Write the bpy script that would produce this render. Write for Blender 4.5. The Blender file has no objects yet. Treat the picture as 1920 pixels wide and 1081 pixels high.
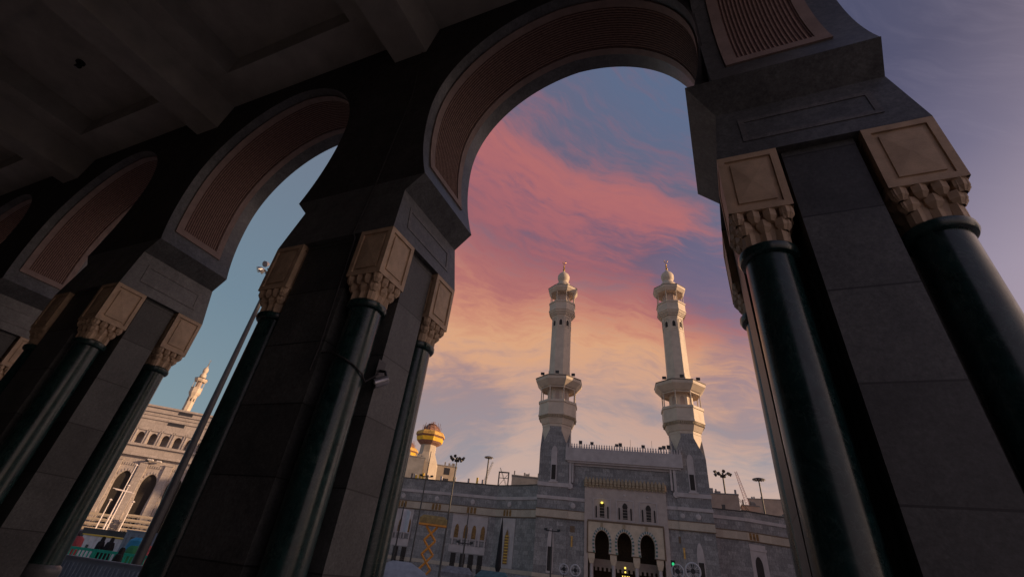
import bpy, bmesh, math, random
from mathutils import Vector, Matrix
random.seed(7)
R = math.radians
S = bpy.context.scene
COL = S.collection
PI = math.pi

# ------------------------------------------------------------------ camera
cam_d = bpy.data.cameras.new('camera'); cam = bpy.data.objects.new('camera', cam_d); COL.objects.link(cam)
S.camera = cam
yaw, pitch, roll = -0.46410304, 0.60341540, 0.12412558
cy, sy = math.cos(yaw), math.sin(yaw)
Fv = Vector((sy*math.cos(pitch), cy*math.cos(pitch), math.sin(pitch)))
Rv = Vector((cy, -sy, 0)); Uv = Rv.cross(Fv)
Rr = Rv*math.cos(roll)+Uv*math.sin(roll); Ur = -Rv*math.sin(roll)+Uv*math.cos(roll)
M = Matrix((Rr, Ur, -Fv)).transposed().to_4x4(); M.translation = (0, 0, 1.4)
cam.matrix_world = M
cam_d.sensor_width = 36; cam_d.lens = 859.505/1920*36
cam_d.shift_x = 0.0008; cam_d.shift_y = -0.0286
cam_d.clip_start = 0.05; cam_d.clip_end = 5000
S.view_settings.view_transform = 'Standard'; S.view_settings.look = 'None'
S.view_settings.exposure = 0.0; S.view_settings.gamma = 1.0

# ------------------------------------------------------------------ node helpers
class NT:
    def __init__(s, nt): s.nt = nt
    def new(s, t, **kw):
        n = s.nt.nodes.new(t)
        for k, v in kw.items(): setattr(n, k, v)
        return n
    def put(s, sock, v):
        if hasattr(v, 'links') or isinstance(v, bpy.types.NodeSocket): s.nt.links.new(v, sock)
        elif isinstance(v, (tuple, list)) and len(v) == 3 and sock.type == 'RGBA': sock.default_value = (*v, 1)
        else: sock.default_value = v
    def m(s, op, a, b=None, c=None, clamp=False):
        n = s.new('ShaderNodeMath', operation=op, use_clamp=clamp)
        for i, x in enumerate((a, b, c)):
            if x is not None: s.put(n.inputs[i], x)
        return n.outputs[0]
    def vm(s, op, a, b=None):
        n = s.new('ShaderNodeVectorMath', operation=op); s.put(n.inputs[0], a)
        if b is not None: s.put(n.inputs[1], b)
        return n.outputs['Value'] if op in ('DOT_PRODUCT', 'LENGTH') else n.outputs[0]
    def mix(s, f, a, b, bt='MIX'):
        n = s.new('ShaderNodeMix', data_type='RGBA', blend_type=bt)
        s.put(n.inputs[0], f); s.put(n.inputs[6], a); s.put(n.inputs[7], b); return n.outputs[2]
    def ramp(s, f, pts, interp='LINEAR'):
        n = s.new('ShaderNodeValToRGB'); e = n.color_ramp.elements; n.color_ramp.interpolation = interp
        while len(e) < len(pts): e.new(0.5)
        for i, (p, c) in enumerate(pts):
            e[i].position = p; e[i].color = (*c, 1) if isinstance(c, tuple) else (c, c, c, 1)
        s.put(n.inputs[0], f); return n.outputs[0]
    def noise(s, v, scale, detail=3, rough=.55, dist=0):
        n = s.new('ShaderNodeTexNoise'); s.put(n.inputs['Vector'], v)
        n.inputs['Scale'].default_value = scale; n.inputs['Detail'].default_value = detail
        n.inputs['Roughness'].default_value = rough; n.inputs['Distortion'].default_value = dist
        return n.outputs['Fac']
    def smooth(s, v, a, b):
        n = s.new('ShaderNodeMapRange', interpolation_type='SMOOTHSTEP'); s.put(n.inputs[0], v)
        n.inputs[1].default_value = a; n.inputs[2].default_value = b; return n.outputs[0]
    def sep(s, v):
        n = s.new('ShaderNodeSeparateXYZ'); s.put(n.inputs[0], v); return n.outputs
    def comb(s, x, y, z):
        n = s.new('ShaderNodeCombineXYZ')
        for i, q in enumerate((x, y, z)): s.put(n.inputs[i], q)
        return n.outputs[0]

# ------------------------------------------------------------------ world
SUN_AZ, SUN_EL = 74.0, 15.0     # azimuth clockwise from +Y
W = bpy.data.worlds.new('World'); S.world = W; W.use_nodes = True
W.node_tree.nodes.clear(); w = NT(W.node_tree)
tc = w.new('ShaderNodeTexCoord'); D = w.vm('NORMALIZE', tc.outputs['Generated'])
dx, dy, dz = w.sep(D)
sky = w.new('ShaderNodeTexSky', sky_type='NISHITA'); sky.sun_disc = False
sky.sun_elevation = R(SUN_EL); sky.sun_rotation = R(SUN_AZ)
# clear sky: bluish, teal towards the west (left), violet and darker up high to the east
az = w.m('ARCTAN2', dx, dy)                       # radians, 0 = +Y
azd = w.m('MULTIPLY', az, 57.2958)
el = w.m('MULTIPLY', w.m('ARCSINE', dz), 57.2958)
el01 = w.m('DIVIDE', el, 90, clamp=True)
clearL = w.ramp(el01, [(0, (.30, .33, .33)), (.10, (.21, .285, .32)), (.25, (.165, .24, .30)), (.5, (.17, .20, .265)), (1, (.03, .06, .13))])
clearM = w.ramp(el01, [(0, (.50, .33, .30)), (.15, (.36, .27, .30)), (.33, (.22, .18, .29)), (.6, (.115, .15, .25)), (1, (.04, .06, .12))])
clearR = w.ramp(el01, [(0, (.55, .38, .36)), (.15, (.42, .33, .38)), (.3, (.30, .25, .34)), (.42, (.115, .11, .20)), (.52, (.054, .057, .125)), (.7, (.065, .07, .13)), (1, (.035, .04, .09))])
base = w.mix(w.smooth(azd, -48, -24), clearL, clearM)
base = w.mix(w.smooth(azd, 0, 30), base, clearR)
# clouds
warp = w.noise(w.vm('MULTIPLY', D, (1, 1, 1)), 3.0, 3)
P = w.comb(w.m('DIVIDE', dx, w.m('ADD', dz, .12)), w.m('DIVIDE', dy, w.m('ADD', dz, .12)), 0.0)
def band(nrm, mid, width, half, wob=.10, sh=0.0):
    dd = w.vm('DOT_PRODUCT', D, nrm)
    ww = w.m('MULTIPLY', w.m('SUBTRACT', warp, .5+sh), wob*2)
    dd = w.m('DIVIDE', w.m('ADD', dd, ww), width)
    g = w.m('POWER', 2.718, w.m('MULTIPLY', w.m('MULTIPLY', dd, dd), -1))
    mm = w.vm('DOT_PRODUCT', D, mid)
    return w.m('MULTIPLY', g, w.smooth(mm, math.cos(R(half*1.7)), math.cos(R(half*.55))))
# streaky cirrus: noise stretched along the direction the clouds run in
n_ax = w.vm('DOT_PRODUCT', D, (-.25, .386, -.888)); t_ax = w.vm('DOT_PRODUCT', D, (.90, .42, -.07)); u_ax = w.vm('DOT_PRODUCT', D, (-.2, .8, .5))
wn = w.m('ADD', n_ax, w.m('MULTIPLY', w.m('SUBTRACT', warp, .5), .14))
wn = w.m('MULTIPLY', wn, w.m('ADD', 1.0, w.m('MULTIPLY', w.m('SUBTRACT', t_ax, .1), 1.05)))   # streaks steepen with height
st1 = w.noise(w.comb(w.m('MULTIPLY', wn, 4.2), w.m('MULTIPLY', t_ax, 1.2), u_ax), 2.4, 5, .60, .5)
st2 = w.noise(w.comb(w.m('MULTIPLY', wn, 9), w.m('MULTIPLY', t_ax, 1.9), u_ax), 3.2, 7, .66, .7)
st3 = w.noise(w.comb(w.m('MULTIPLY', wn, 16), w.m('MULTIPLY', t_ax, 4.5), u_ax), 4.5, 4, .6, .5)
streak = w.m('ADD', w.m('ADD', w.m('MULTIPLY', st1, .40), w.m('MULTIPLY', st2, .36)), w.m('MULTIPLY', st3, .24))
sd_ = w.m('SUBTRACT', streak, .5)
q = w.m('MULTIPLY', wn, -1)                          # angle above the main orange band
Q = lambda f: (f+.5)                                   # ramp position
q01 = w.m('ADD', w.m('ADD', q, w.m('MULTIPLY', sd_, .34)), .5, clamp=True)
warm = w.ramp(q01, [(Q(-.43), (.60, .42, .36)), (Q(-.25), (.60, .41, .34)), (Q(-.13), (.62, .37, .28)), (Q(-.03), (.78, .40, .21)), (Q(.025), (.66, .27, .165)),
                    (Q(.075), (.50, .17, .145)), (Q(.14), (.38, .125, .14)), (Q(.22), (.42, .135, .15)), (Q(.29), (.49, .155, .15)), (Q(.36), (.36, .14, .17)), (Q(.49), (.20, .13, .19))])
cool = w.ramp(q01, [(Q(-.43), (.50, .36, .35)), (Q(-.25), (.33, .30, .33)), (Q(-.13), (.40, .27, .26)), (Q(-.03), (.42, .21, .20)), (Q(.05), (.30, .15, .18)), (Q(.12), (.19, .12, .18)), (Q(.20), (.135, .105, .18)), (Q(.33), (.14, .135, .21)), (Q(.49), (.115, .15, .25))])
bias = w.ramp(w.m('ADD', q, .5, clamp=True), [(Q(-.45), 1.05), (Q(-.28), .80), (Q(-.16), .60), (Q(-.04), .86), (Q(.06), .82), (Q(.12), .56), (Q(.18), .26), (Q(.25), .20), (Q(.49), .10)])
b1 = band((-.566, .5, -.655), (-.17, .707, .686), .042, 17, .05)
b1b = band((-.566, .5, -.655), (-.26, .70, .67), .15, 20, .10)
b0 = band((-.35, .55, -.75), (-.28, .60, .75), .07, 13, .08)
patch = lambda d_, c0, c1: w.smooth(w.vm('DOT_PRODUCT', D, Vector(d_).normalized()), c0, c1)
bias = w.m('ADD', bias, w.m('ADD', w.m('MULTIPLY', b1, .58), w.m('ADD', w.m('MULTIPLY', b1b, .22), w.m('MULTIPLY', b0, .30))))
holes = w.m('ADD', w.m('MULTIPLY', patch((-.50, .83, .26), .988, .9995), .55), w.m('ADD', w.m('MULTIPLY', patch((.07, .95, .33), .990, .9995), .45), w.m('MULTIPLY', patch((.06, .83, .53), .985, .9995), .55)))
bias = w.m('SUBTRACT', bias, holes)
east = w.m('MAXIMUM', w.smooth(azd, 26, 4), w.m('MULTIPLY', w.smooth(azd, 50, 10), w.smooth(el, 30, 12))); west = w.smooth(azd, -54, -36)
cov = w.smooth(w.m('ADD', bias, w.m('MULTIPLY', sd_, 3.3)), .08, .88)
cov = w.m('MULTIPLY', cov, w.m('MULTIPLY', east, west))
inreg = w.m('MULTIPLY', w.smooth(azd, 26, 0), west)
colr = w.mix(inreg, base, w.mix(w.m('MULTIPLY', holes, .55, clamp=True), cool, base))
colr = w.mix(cov, colr, warm)
colr = w.mix(w.m('MULTIPLY', w.smooth(streak, .46, .66), w.m('MULTIPLY', w.m('SUBTRACT', 1.0, east), .12)), colr, (.30, .26, .36))
below = w.smooth(dz, 0.0, -.03)
colr = w.mix(below, colr, (.16, .13, .12))
sdir = Vector((math.sin(R(SUN_AZ))*math.cos(R(SUN_EL)), math.cos(R(SUN_AZ))*math.cos(R(SUN_EL)), math.sin(R(SUN_EL))))
glow = w.m('POWER', w.m('MAXIMUM', w.vm('DOT_PRODUCT', D, sdir), 0.0), 9.0)
glow = w.m('MULTIPLY', glow, w.smooth(dz, -.02, .06))
colr = w.mix(1.0, colr, w.vm('MULTIPLY', w.comb(glow, glow, glow), (1.2, .78, .52)), 'ADD')
nis = w.vm('MULTIPLY', sky.outputs[0], (.10, .10, .10))
colr = w.mix(.12, colr, nis)
bg = w.new('ShaderNodeBackground'); w.put(bg.inputs[0], colr); bg.inputs[1].default_value = 1.0
wo = w.new('ShaderNodeOutputWorld'); w.nt.links.new(bg.outputs[0], wo.inputs[0])

# ------------------------------------------------------------------ sun
sd = bpy.data.lights.new('sun', 'SUN'); sd.energy = 5.0; sd.angle = R(.6); sd.color = (1.0, .64, .36)
sun = bpy.data.objects.new('sun', sd); COL.objects.link(sun); sun.location = (60, 30, 60)
sv = Vector((math.sin(R(SUN_AZ))*math.cos(R(SUN_EL)), math.cos(R(SUN_AZ))*math.cos(R(SUN_EL)), math.sin(R(SUN_EL))))
sun.rotation_euler = sv.to_track_quat('Z', 'Y').to_euler()

# ------------------------------------------------------------------ materials
MATS = {}
def mat(name, col, rough=.6, metal=0, var=.15, scale=3, bump=0, bscale=30, spec=.5, emit=0, coat=0):
    if name in MATS: return MATS[name]
    m = bpy.data.materials.new(name); m.use_nodes = True; n = NT(m.node_tree)
    b = m.node_tree.nodes['Principled BSDF']; geo = n.new('ShaderNodeNewGeometry').outputs['Position']
    if var:
        f = n.noise(geo, scale, 5, .6)
        lo = tuple(max(0, c*(1-var*1.6)) for c in col); hi = tuple(min(1, c*(1+var*1.4)) for c in col)
        n.put(b.inputs['Base Color'], n.ramp(f, [(.3, lo), (.7, hi)]))
        n.put(b.inputs['Roughness'], n.m('ADD', rough-.06, n.m('MULTIPLY', n.noise(geo, scale*2.7, 3), .14)))
    else:
        b.inputs['Base Color'].default_value = (*col, 1); b.inputs['Roughness'].default_value = rough
    b.inputs['Metallic'].default_value = metal; b.inputs['Specular IOR Level'].default_value = spec
    b.inputs['Coat Weight'].default_value = coat
    if emit:
        b.inputs['Emission Color'].default_value = (*col, 1); b.inputs['Emission Strength'].default_value = emit
    if bump:
        bp = n.new('ShaderNodeBump'); bp.inputs['Strength'].default_value = bump; bp.inputs['Distance'].default_value = .02
        n.put(bp.inputs['Height'], n.noise(geo, bscale, 5, .7)); n.put(b.inputs['Normal'], bp.outputs[0])
    MATS[name] = m; return m

def granite(name, c0, c1, seam=None, speck=55, mott=2.2, rough=.5, phase=0.62, blotch=.5, bump=.25):
    m = bpy.data.materials.new(name); m.use_nodes = True; n = NT(m.node_tree)
    b = m.node_tree.nodes['Principled BSDF']; geo = n.new('ShaderNodeNewGeometry').outputs['Position']
    f1 = n.noise(geo, speck, 4, .75); f2 = n.noise(geo, mott, 5, .6, .6)
    f = n.m('ADD', n.m('MULTIPLY', f1, 1-blotch), n.m('MULTIPLY', f2, blotch))
    c = n.ramp(f, [(.36, c0), (.64, c1)])
    grain = n.noise(geo, speck*.45, 2, .9)
    c = n.mix(1.0, c, n.ramp(grain, [(.30, .70), (.5, 1.0), (.72, 1.35)]), 'MULTIPLY')
    stain = n.noise(n.vm('MULTIPLY', geo, (1.2, 1.2, .25)), 1.3, 5, .65)
    c = n.mix(1.0, c, n.ramp(stain, [(.30, .82), (.5, 1.0), (.75, 1.15)]), 'MULTIPLY')
    h = f1
    if seam:
        x, y, z = n.sep(geo)
        zz = n.m('DIVIDE', n.m('SUBTRACT', z, phase), seam)
        fr = n.m('FRACT', zz); row = n.m('FLOOR', zz)
        wn = n.new('ShaderNodeTexWhiteNoise', noise_dimensions='1D'); n.put(wn.inputs['W'], row)
        tint = n.m('ADD', .74, n.m('MULTIPLY', wn.outputs['Value'], .52))
        c = n.mix(1.0, c, n.comb(tint, tint, tint), 'MULTIPLY')
        line = n.m('LESS_THAN', fr, .020)
        c = n.mix(n.m('MULTIPLY', line, .92), c, (.01, .01, .01))
    n.put(b.inputs['Base Color'], c)
    n.put(b.inputs['Roughness'], n.m('ADD', rough-.1, n.m('MULTIPLY', f1, .2)))
    if bump:
        bp = n.new('ShaderNodeBump'); bp.inputs['Strength'].default_value = bump; bp.inputs['Distance'].default_value = .004
        n.put(bp.inputs['Height'], h); n.put(b.inputs['Normal'], bp.outputs[0])
    MATS[name] = m; return m

def blocks(name, c0, c1, bw=1.7, rh=.9, mortar=(.09, .08, .08), streaky=True, rough=.55, con=1.0):
    """cut stone cladding laid in courses: object X / Z coordinates"""
    m = bpy.data.materials.new(name); m.use_nodes = True; n = NT(m.node_tree)
    b = m.node_tree.nodes['Principled BSDF']; oc = n.new('ShaderNodeTexCoord').outputs['Object']
    x, y, z = n.sep(oc); v = n.comb(n.m('ADD', x, y), z, 0.0)
    br = n.new('ShaderNodeTexBrick'); n.put(br.inputs['Vector'], v); br.inputs['Scale'].default_value = 1
    br.inputs['Brick Width'].default_value = bw; br.inputs['Row Height'].default_value = rh
    br.inputs['Mortar Size'].default_value = .022; br.inputs['Color1'].default_value = (*c0, 1)
    br.inputs['Color2'].default_value = (*c1, 1); br.inputs['Mortar'].default_value = (*mortar, 1)
    br.inputs['Bias'].default_value = -.1
    sc = n.comb(n.m('MULTIPLY', x, 1.4), n.m('MULTIPLY', y, 1.4), n.m('MULTIPLY', z, .5 if streaky else 1.4))
    f = n.noise(sc, 2.6, 8, .75, 1.4)
    f3 = n.noise(sc, .22, 3, .5)
    c = n.mix(1.0, br.outputs[0], n.ramp(f, [(.30, 1-.55*con), (.5, 1-.05*con), (.70, 1+.7*con)]), 'MULTIPLY')
    c = n.mix(1.0, c, n.ramp(f3, [(.35, .92), (.65, 1.08)]), 'MULTIPLY')
    n.put(b.inputs['Base Color'], c); b.inputs['Roughness'].default_value = rough
    MATS[name] = m; return m

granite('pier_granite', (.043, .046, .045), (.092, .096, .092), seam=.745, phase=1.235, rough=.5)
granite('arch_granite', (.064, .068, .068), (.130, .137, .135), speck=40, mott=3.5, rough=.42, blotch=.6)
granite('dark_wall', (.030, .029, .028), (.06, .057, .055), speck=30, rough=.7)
granite('column_marble', (.006, .022, .022), (.012, .044, .040), speck=16, mott=4.5, rough=.26, bump=0)
_m = MATS['column_marble']; _n = NT(_m.node_tree); _b = _m.node_tree.nodes['Principled BSDF']; _g = _n.new('ShaderNodeNewGeometry').outputs['Position']
_v = _n.noise(_g, 3.2, 7, .62, 2.2); _vein = _n.m('MULTIPLY', _n.smooth(_n.m('ABSOLUTE', _n.m('SUBTRACT', _v, .5)), .022, .0), .7)
_c = _b.inputs['Base Color'].links[0].from_socket
_n.put(_b.inputs['Base Color'], _n.mix(_vein, _c, (.05, .085, .075)))
_n.put(_b.inputs['Roughness'], _n.ramp(_n.noise(_n.vm('MULTIPLY', _g, (1, 1, .35)), 5, 6, .7), [(.3, .17), (.7, .42)]))
MATS['column_marble'].node_tree.nodes['Principled BSDF'].inputs['Coat Weight'].default_value = .15
granite('impost_trim', (.085, .086, .084), (.165, .163, .157), speck=40, mott=3.5, rough=.5)
mat('capital_stone', (.52, .38, .25), .6, var=.14, scale=5, bump=.2, bscale=60)
mat('plaster_frame', (.27, .20, .17), .75, var=.12, scale=4, bump=.25, bscale=40)
mat('ceiling_plaster', (.50, .49, .44), .85, var=.12, scale=1.5)
mat('dark_metal', (.05, .05, .052), .45, .7)
mat('light_metal', (.45, .45, .47), .35, .8)
mat('cable', (.03, .03, .03), .6)
blocks('gate_granite', (.165, .162, .165), (.275, .27, .27), mortar=(.13, .13, .14))
blocks('wing_granite', (.175, .172, .175), (.29, .283, .28), mortar=(.13, .13, .14))
blocks('cream_band', (.40, .34, .27), (.46, .40, .32), bw=3.4, rh=2.0, mortar=(.34, .28, .22), streaky=False, con=.35)
blocks('pale_stone', (.39, .35, .335), (.45, .405, .385), bw=2.2, rh=1.1, mortar=(.27, .225, .2), con=.5)
mat('white_stone', (.42, .385, .385), .6, var=.1, scale=.6)
mat('minaret_stone', (.56, .475, .385), .6, var=.08, scale=.5)
mat('portal_stone', (.40, .34, .31), .6, var=.1, scale=.7)
mat('portal_cream', (.50, .42, .32), .6, var=.1, scale=.7)
mat('roof_dark', (.08, .065, .055), .7)
mat('gold', (.55, .34, .08), .35, .8, var=.12)
mat('gilt_stone', (.33, .26, .17), .6, var=.2, scale=1.6)
mat('border_brown', (.13, .085, .05), .6)
mat('lattice_bronze', (.20, .11, .035), .5, .4, var=.35, scale=2.5)
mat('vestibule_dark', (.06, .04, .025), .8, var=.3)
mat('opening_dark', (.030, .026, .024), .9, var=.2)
mat('green_stripe', (.08, .16, .14), .6)
mat('yellow_ring', (.80, .50, .03), .6, var=.15, scale=.8)
mat('orange_ring', (.60, .36, .09), .7, var=.3, scale=1.2)
mat('rust_scaffold', (.30, .16, .12), .8, var=.3)
mat('raw_concrete', (.46, .40, .33), .85, var=.12, scale=.3)
mat('grey_concrete', (.25, .245, .25), .85, var=.15, scale=.4)
mat('tan_render', (.42, .33, .28), .85, var=.12, scale=.3)
mat('window_dark', (.03, .03, .035), .3, var=0)
mat('lamp_yellow', (1.0, .72, .12), .5, var=0, emit=1.6)
mat('lamp_green', (.05, 1.0, .35), .5, var=0, emit=.5)
mat('lamp_warm', (1.0, .55, .12), .5, var=0, emit=1.2)
mat('lift_orange', (.60, .25, .03), .5, var=.15, scale=2)
mat('lift_deck', (.26, .19, .07), .7, var=.2)
mat('hoarding', (.27, .36, .45), .6, var=.12, scale=1)
mat('rail_green', (.02, .48, .33), .5, var=.1)
mat('cabin_white', (.80, .74, .74), .6, var=.1)
mat('cabin_grey', (.25, .28, .34), .6, var=.1)
mat('red_cover', (.38, .06, .07), .7, var=.15)
mat('blue_cover', (.03, .28, .50), .7, var=.15)
mat('green_cover', (.03, .22, .08), .7, var=.15)
mat('yellow_trim', (.80, .50, .04), .6, var=0)
mat('black_cloth', (.012, .012, .014), .9, var=0)
mat('skin', (.32, .19, .13), .6, var=0)
mat('white_cloth', (.60, .58, .60), .9, var=.08)
mat('tent_blue', (.26, .30, .35), .8, var=.12)
mat('stall_cloth', (.16, .17, .19), .9, var=.25)
mat('stall_teal', (.06, .13, .15), .9, var=.25)
mat('fan_white', (.50, .50, .52), .4, var=0)
mat('pole_grey', (.055, .056, .058), .45, .3, var=.1)
mat('crane_red', (.50, .22, .18), .6, var=.2)
mat('floor_marble', (.36, .35, .32), .35, var=.1, scale=1)
mat('plaza_ground', (.30, .27, .25), .6, var=.12, scale=.4)
mat('glass_dark', (.02, .02, .02), .1, var=0)

# brick panel: ribs running along the arch, UV.x across
m = bpy.data.materials.new('brick_ribs'); m.use_nodes = True; n = NT(m.node_tree)
b = m.node_tree.nodes['Principled BSDF']; uv = n.new('ShaderNodeTexCoord').outputs['UV']
u, v_, _ = n.sep(uv)
wob = n.m('MULTIPLY', n.m('SUBTRACT', n.noise(n.comb(n.m('MULTIPLY', u, 2), n.m('MULTIPLY', v_, 9), 0.0), 3.0, 3, .7), .5), .55)
fr = n.m('PINGPONG', n.m('ADD', u, wob), .5)
k = n.smooth(fr, .20, .34)
brk = n.noise(n.comb(u, n.m('MULTIPLY', v_, 6), 0.0), 2.0, 4, .7)
red = n.ramp(brk, [(.3, (.040, .018, .015)), (.7, (.10, .045, .036))])
n.put(b.inputs['Base Color'], n.mix(k, n.ramp(brk, [(.3, (.20, .13, .105)), (.7, (.38, .26, .20))]), red)); b.inputs['Roughness'].default_value = .85
MATS['brick_ribs'] = m

# ------------------------------------------------------------------ mesh builder
class MB:
    def __init__(s): s.v = []; s.f = []; s.uv = {}; s.ch = []
    def face(s, pts, uvs=None):
        i = len(s.v); s.v += [tuple(p) for p in pts]; s.f.append(tuple(range(i, i+len(pts))))
        if uvs: s.uv[len(s.f)-1] = uvs
    def box(s, x0, x1, y0, y1, z0, z1):
        i = len(s.v); s.ch.append((i, len(s.f)))
        s.v += [(x0,y0,z0),(x1,y0,z0),(x1,y1,z0),(x0,y1,z0),(x0,y0,z1),(x1,y0,z1),(x1,y1,z1),(x0,y1,z1)]
        for q in ((0,3,2,1),(4,5,6,7),(0,1,5,4),(1,2,6,5),(2,3,7,6),(3,0,4,7)): s.f.append(tuple(i+k for k in q))
        return s
    def loft(s, rings, caps=True, closed=True):
        i = len(s.v); n = len(rings[0]); s.ch.append((i, len(s.f)))
        for r in rings: s.v += [tuple(p) for p in r]
        for a in range(len(rings)-1):
            for k in range(n if closed else n-1):
                k2 = (k+1) % n
                s.f.append((i+a*n+k, i+a*n+k2, i+(a+1)*n+k2, i+(a+1)*n+k))
        if caps:
            s.f.append(tuple(i+k for k in range(n-1, -1, -1))); s.f.append(tuple(i+(len(rings)-1)*n+k for k in range(n)))
        return s
    def lathe(s, prof, n=24, cx=0, cy=0, a0=0, caps=True):
        return s.loft([[(cx+r*math.cos(a0+2*PI*k/n), cy+r*math.sin(a0+2*PI*k/n), z) for k in range(n)] for z, r in prof], caps)
    def frustum(s, x0, x1, y0, y1, z0, X0, X1, Y0, Y1, z1):
        return s.loft([[(x0,y0,z0),(x1,y0,z0),(x1,y1,z0),(x0,y1,z0)], [(X0,Y0,z1),(X1,Y0,z1),(X1,Y1,z1),(X0,Y1,z1)]])
    def tube(s, pts, r, n=8):
        pts = [Vector(p) for p in pts]; rings = []
        for i, p in enumerate(pts):
            t = (pts[min(i+1, len(pts)-1)]-pts[max(i-1, 0)]).normalized()
            a = t.orthogonal().normalized() if i == 0 else (a-t*a.dot(t)).normalized()
            bb = t.cross(a); rr = r[i] if isinstance(r, (list, tuple)) else r
            rings.append([p+a*rr*math.cos(2*PI*k/n)+bb*rr*math.sin(2*PI*k/n) for k in range(n)])
        return s.loft(rings)
    def extrude(s, poly, fn, d0, d1):
        """poly: list of 2D points; fn(a,b,d) -> 3D"""
        return s.loft([[fn(a, b_, d0) for a, b_ in poly], [fn(a, b_, d1) for a, b_ in poly]])
    def build(s, name, m, parent=None, smooth=False, loc=None, fix=True):
        me = bpy.data.meshes.new(name); me.from_pydata(s.v, [], s.f)
        if s.uv:
            ul = me.uv_layers.new(name='UVMap')
            for fi, uvs in s.uv.items():
                for li, q in zip(me.polygons[fi].loop_indices, uvs): ul.data[li].uv = q
        if fix:
            bm = bmesh.new(); bm.from_mesh(me)
            if not s.ch: bmesh.ops.remove_doubles(bm, verts=bm.verts, dist=1e-4)
            bmesh.ops.recalc_face_normals(bm, faces=bm.faces); bm.to_mesh(me); bm.free()
        me.materials.append(MATS[m])
        if smooth:
            for p in me.polygons: p.use_smooth = True
            try: me.set_sharp_from_angle(angle=R(35))
            except Exception: pass
        o = bpy.data.objects.new(name, me); COL.objects.link(o)
        if parent: o.parent = parent
        if loc: o.location = loc
        return o
def each(s, name, m, parent=None, smooth=False):
    """link every solid of the builder as a part of its own"""
    out = []; ch = s.ch+[(len(s.v), len(s.f))]
    for (v0, f0), (v1, f1) in zip(ch[:-1], ch[1:]):
        q = MB(); q.v = s.v[v0:v1]; q.f = [tuple(k-v0 for k in f) for f in s.f[f0:f1]]; out.append(q.build(name, m, parent, smooth))
    return out
MB.each = each
def tag(o, label=None, cat=None, group=None, kind=None):
    for k, v in (('label', label), ('category', cat), ('group', group), ('kind', kind)):
        if v: o[k] = v
    return o
def thing(name, label, cat, loc=(0, 0, 0), rz=0, group=None):
    o = bpy.data.objects.new(name, None); COL.objects.link(o); o.empty_display_size = .3
    o.location = loc; o.rotation_euler = (0, 0, rz); return tag(o, label, cat, group)
def copy_tree(o, parent=None):
    kids = [c for c in o.children]
    c = o.copy(); COL.objects.link(c)
    if parent: c.parent = parent
    for k in kids: copy_tree(k, c)
    return c
def arch_profile(hs, zs, hm, zm, za, z0=None, n=14, cx=0):
    """pointed horseshoe: half span hs at springing zs, hm at zm, apex za; z0: straight jambs below zs"""
    half = []
    if z0 is not None and z0 < zs: half.append((hs, z0))
    q = math.sqrt(max(0.0, 1-(hs/hm)**2)) or 1e-6
    bl = (zm-zs)/q if q > 1e-3 else 1
    for i in range(n//2):
        z = zs+(zm-zs)*i/(n//2); half.append((hm*math.sqrt(max(0, 1-((zm-z)/bl)**2)), z))
    off = .06*hm; ar = math.acos(min(1, off/(hm+off)))
    for i in range(n+1):
        a = ar*i/n; x = (hm+off)*math.cos(a)-off; z = zm+(za-zm)*math.sin(a)/math.sin(ar)
        half.append((max(x, 0), z))
    L = [(cx-x, z) for x, z in half]; Rr_ = [(cx+x, z) for x, z in reversed(half[:-1])]
    return L+Rr_
def arch_wall(mb, prof, xl, xr, zt, y0, y1, back=True, reveal=True, tr=lambda x, y, z: (x, y, z)):
    """wall between xl..xr up to zt with the hole prof (left foot -> right foot)"""
    xc = (prof[0][0]+prof[-1][0])/2; zc = max(prof[0][1], sorted(p[1] for p in prof)[len(prof)//3])
    def outer(p):
        x, z = p
        if z <= zc: return (xl if x < xc else xr, z)
        dx_, dz_ = x-xc, z-zc; ts = [(zt-zc)/dz_] if dz_ > 1e-6 else []
        if dx_ < -1e-6: ts.append((xl-xc)/dx_)
        if dx_ > 1e-6: ts.append((xr-xc)/dx_)
        t = min(ts); return (xc+dx_*t, zc+dz_*t)
    O = [outer(p) for p in prof]
    for y in ([y0, y1] if back else [y0]):
        for i in range(len(prof)-1):
            a, b_, c, d = prof[i], prof[i+1], O[i+1], O[i]
            mb.face([tr(a[0], y, a[1]), tr(b_[0], y, b_[1]), tr(c[0], y, c[1]), tr(d[0], y, d[1])])
            if abs(d[0]-xl) < 1e-5 and abs(c[1]-zt) < 1e-5 and abs(d[1]-zt) > 1e-5: mb.face([tr(d[0], y, d[1]), tr(c[0], y, c[1]), tr(xl, y, zt)])
            if abs(c[0]-xr) < 1e-5 and abs(d[1]-zt) < 1e-5 and abs(c[1]-zt) > 1e-5: mb.face([tr(d[0], y, d[1]), tr(c[0], y, c[1]), tr(xr, y, zt)])
    if back:
        for i in range(len(prof)-1):
            d, c = O[i], O[i+1]
            if abs(d[1]-zt) < 1e-6 and abs(c[1]-zt) < 1e-6: mb.face([tr(d[0], y0, zt), tr(c[0], y0, zt), tr(c[0], y1, zt), tr(d[0], y1, zt)])
    if reveal:
        for i in range(len(prof)-1):
            a, b_ = prof[i], prof[i+1]
            mb.face([tr(a[0], y0, a[1]), tr(b_[0], y0, b_[1]), tr(b_[0], y1, b_[1]), tr(a[0], y1, a[1])])

# ------------------------------------------------------------------ ground
g = MB(); g.face([(-1500, -1500, -1.0), (1500, -1500, -1.0), (1500, 1500, -1.0), (-1500, 1500, -1.0)])
tag(g.build('ground', 'plaza_ground'), 'pale stone plaza ground stretching away from the arcade', kind='structure')
g = MB(); g.box(-50, 2.6, -11, 6.1, -.996, 0)
tag(g.build('floor', 'floor_marble'), kind='structure')

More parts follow.
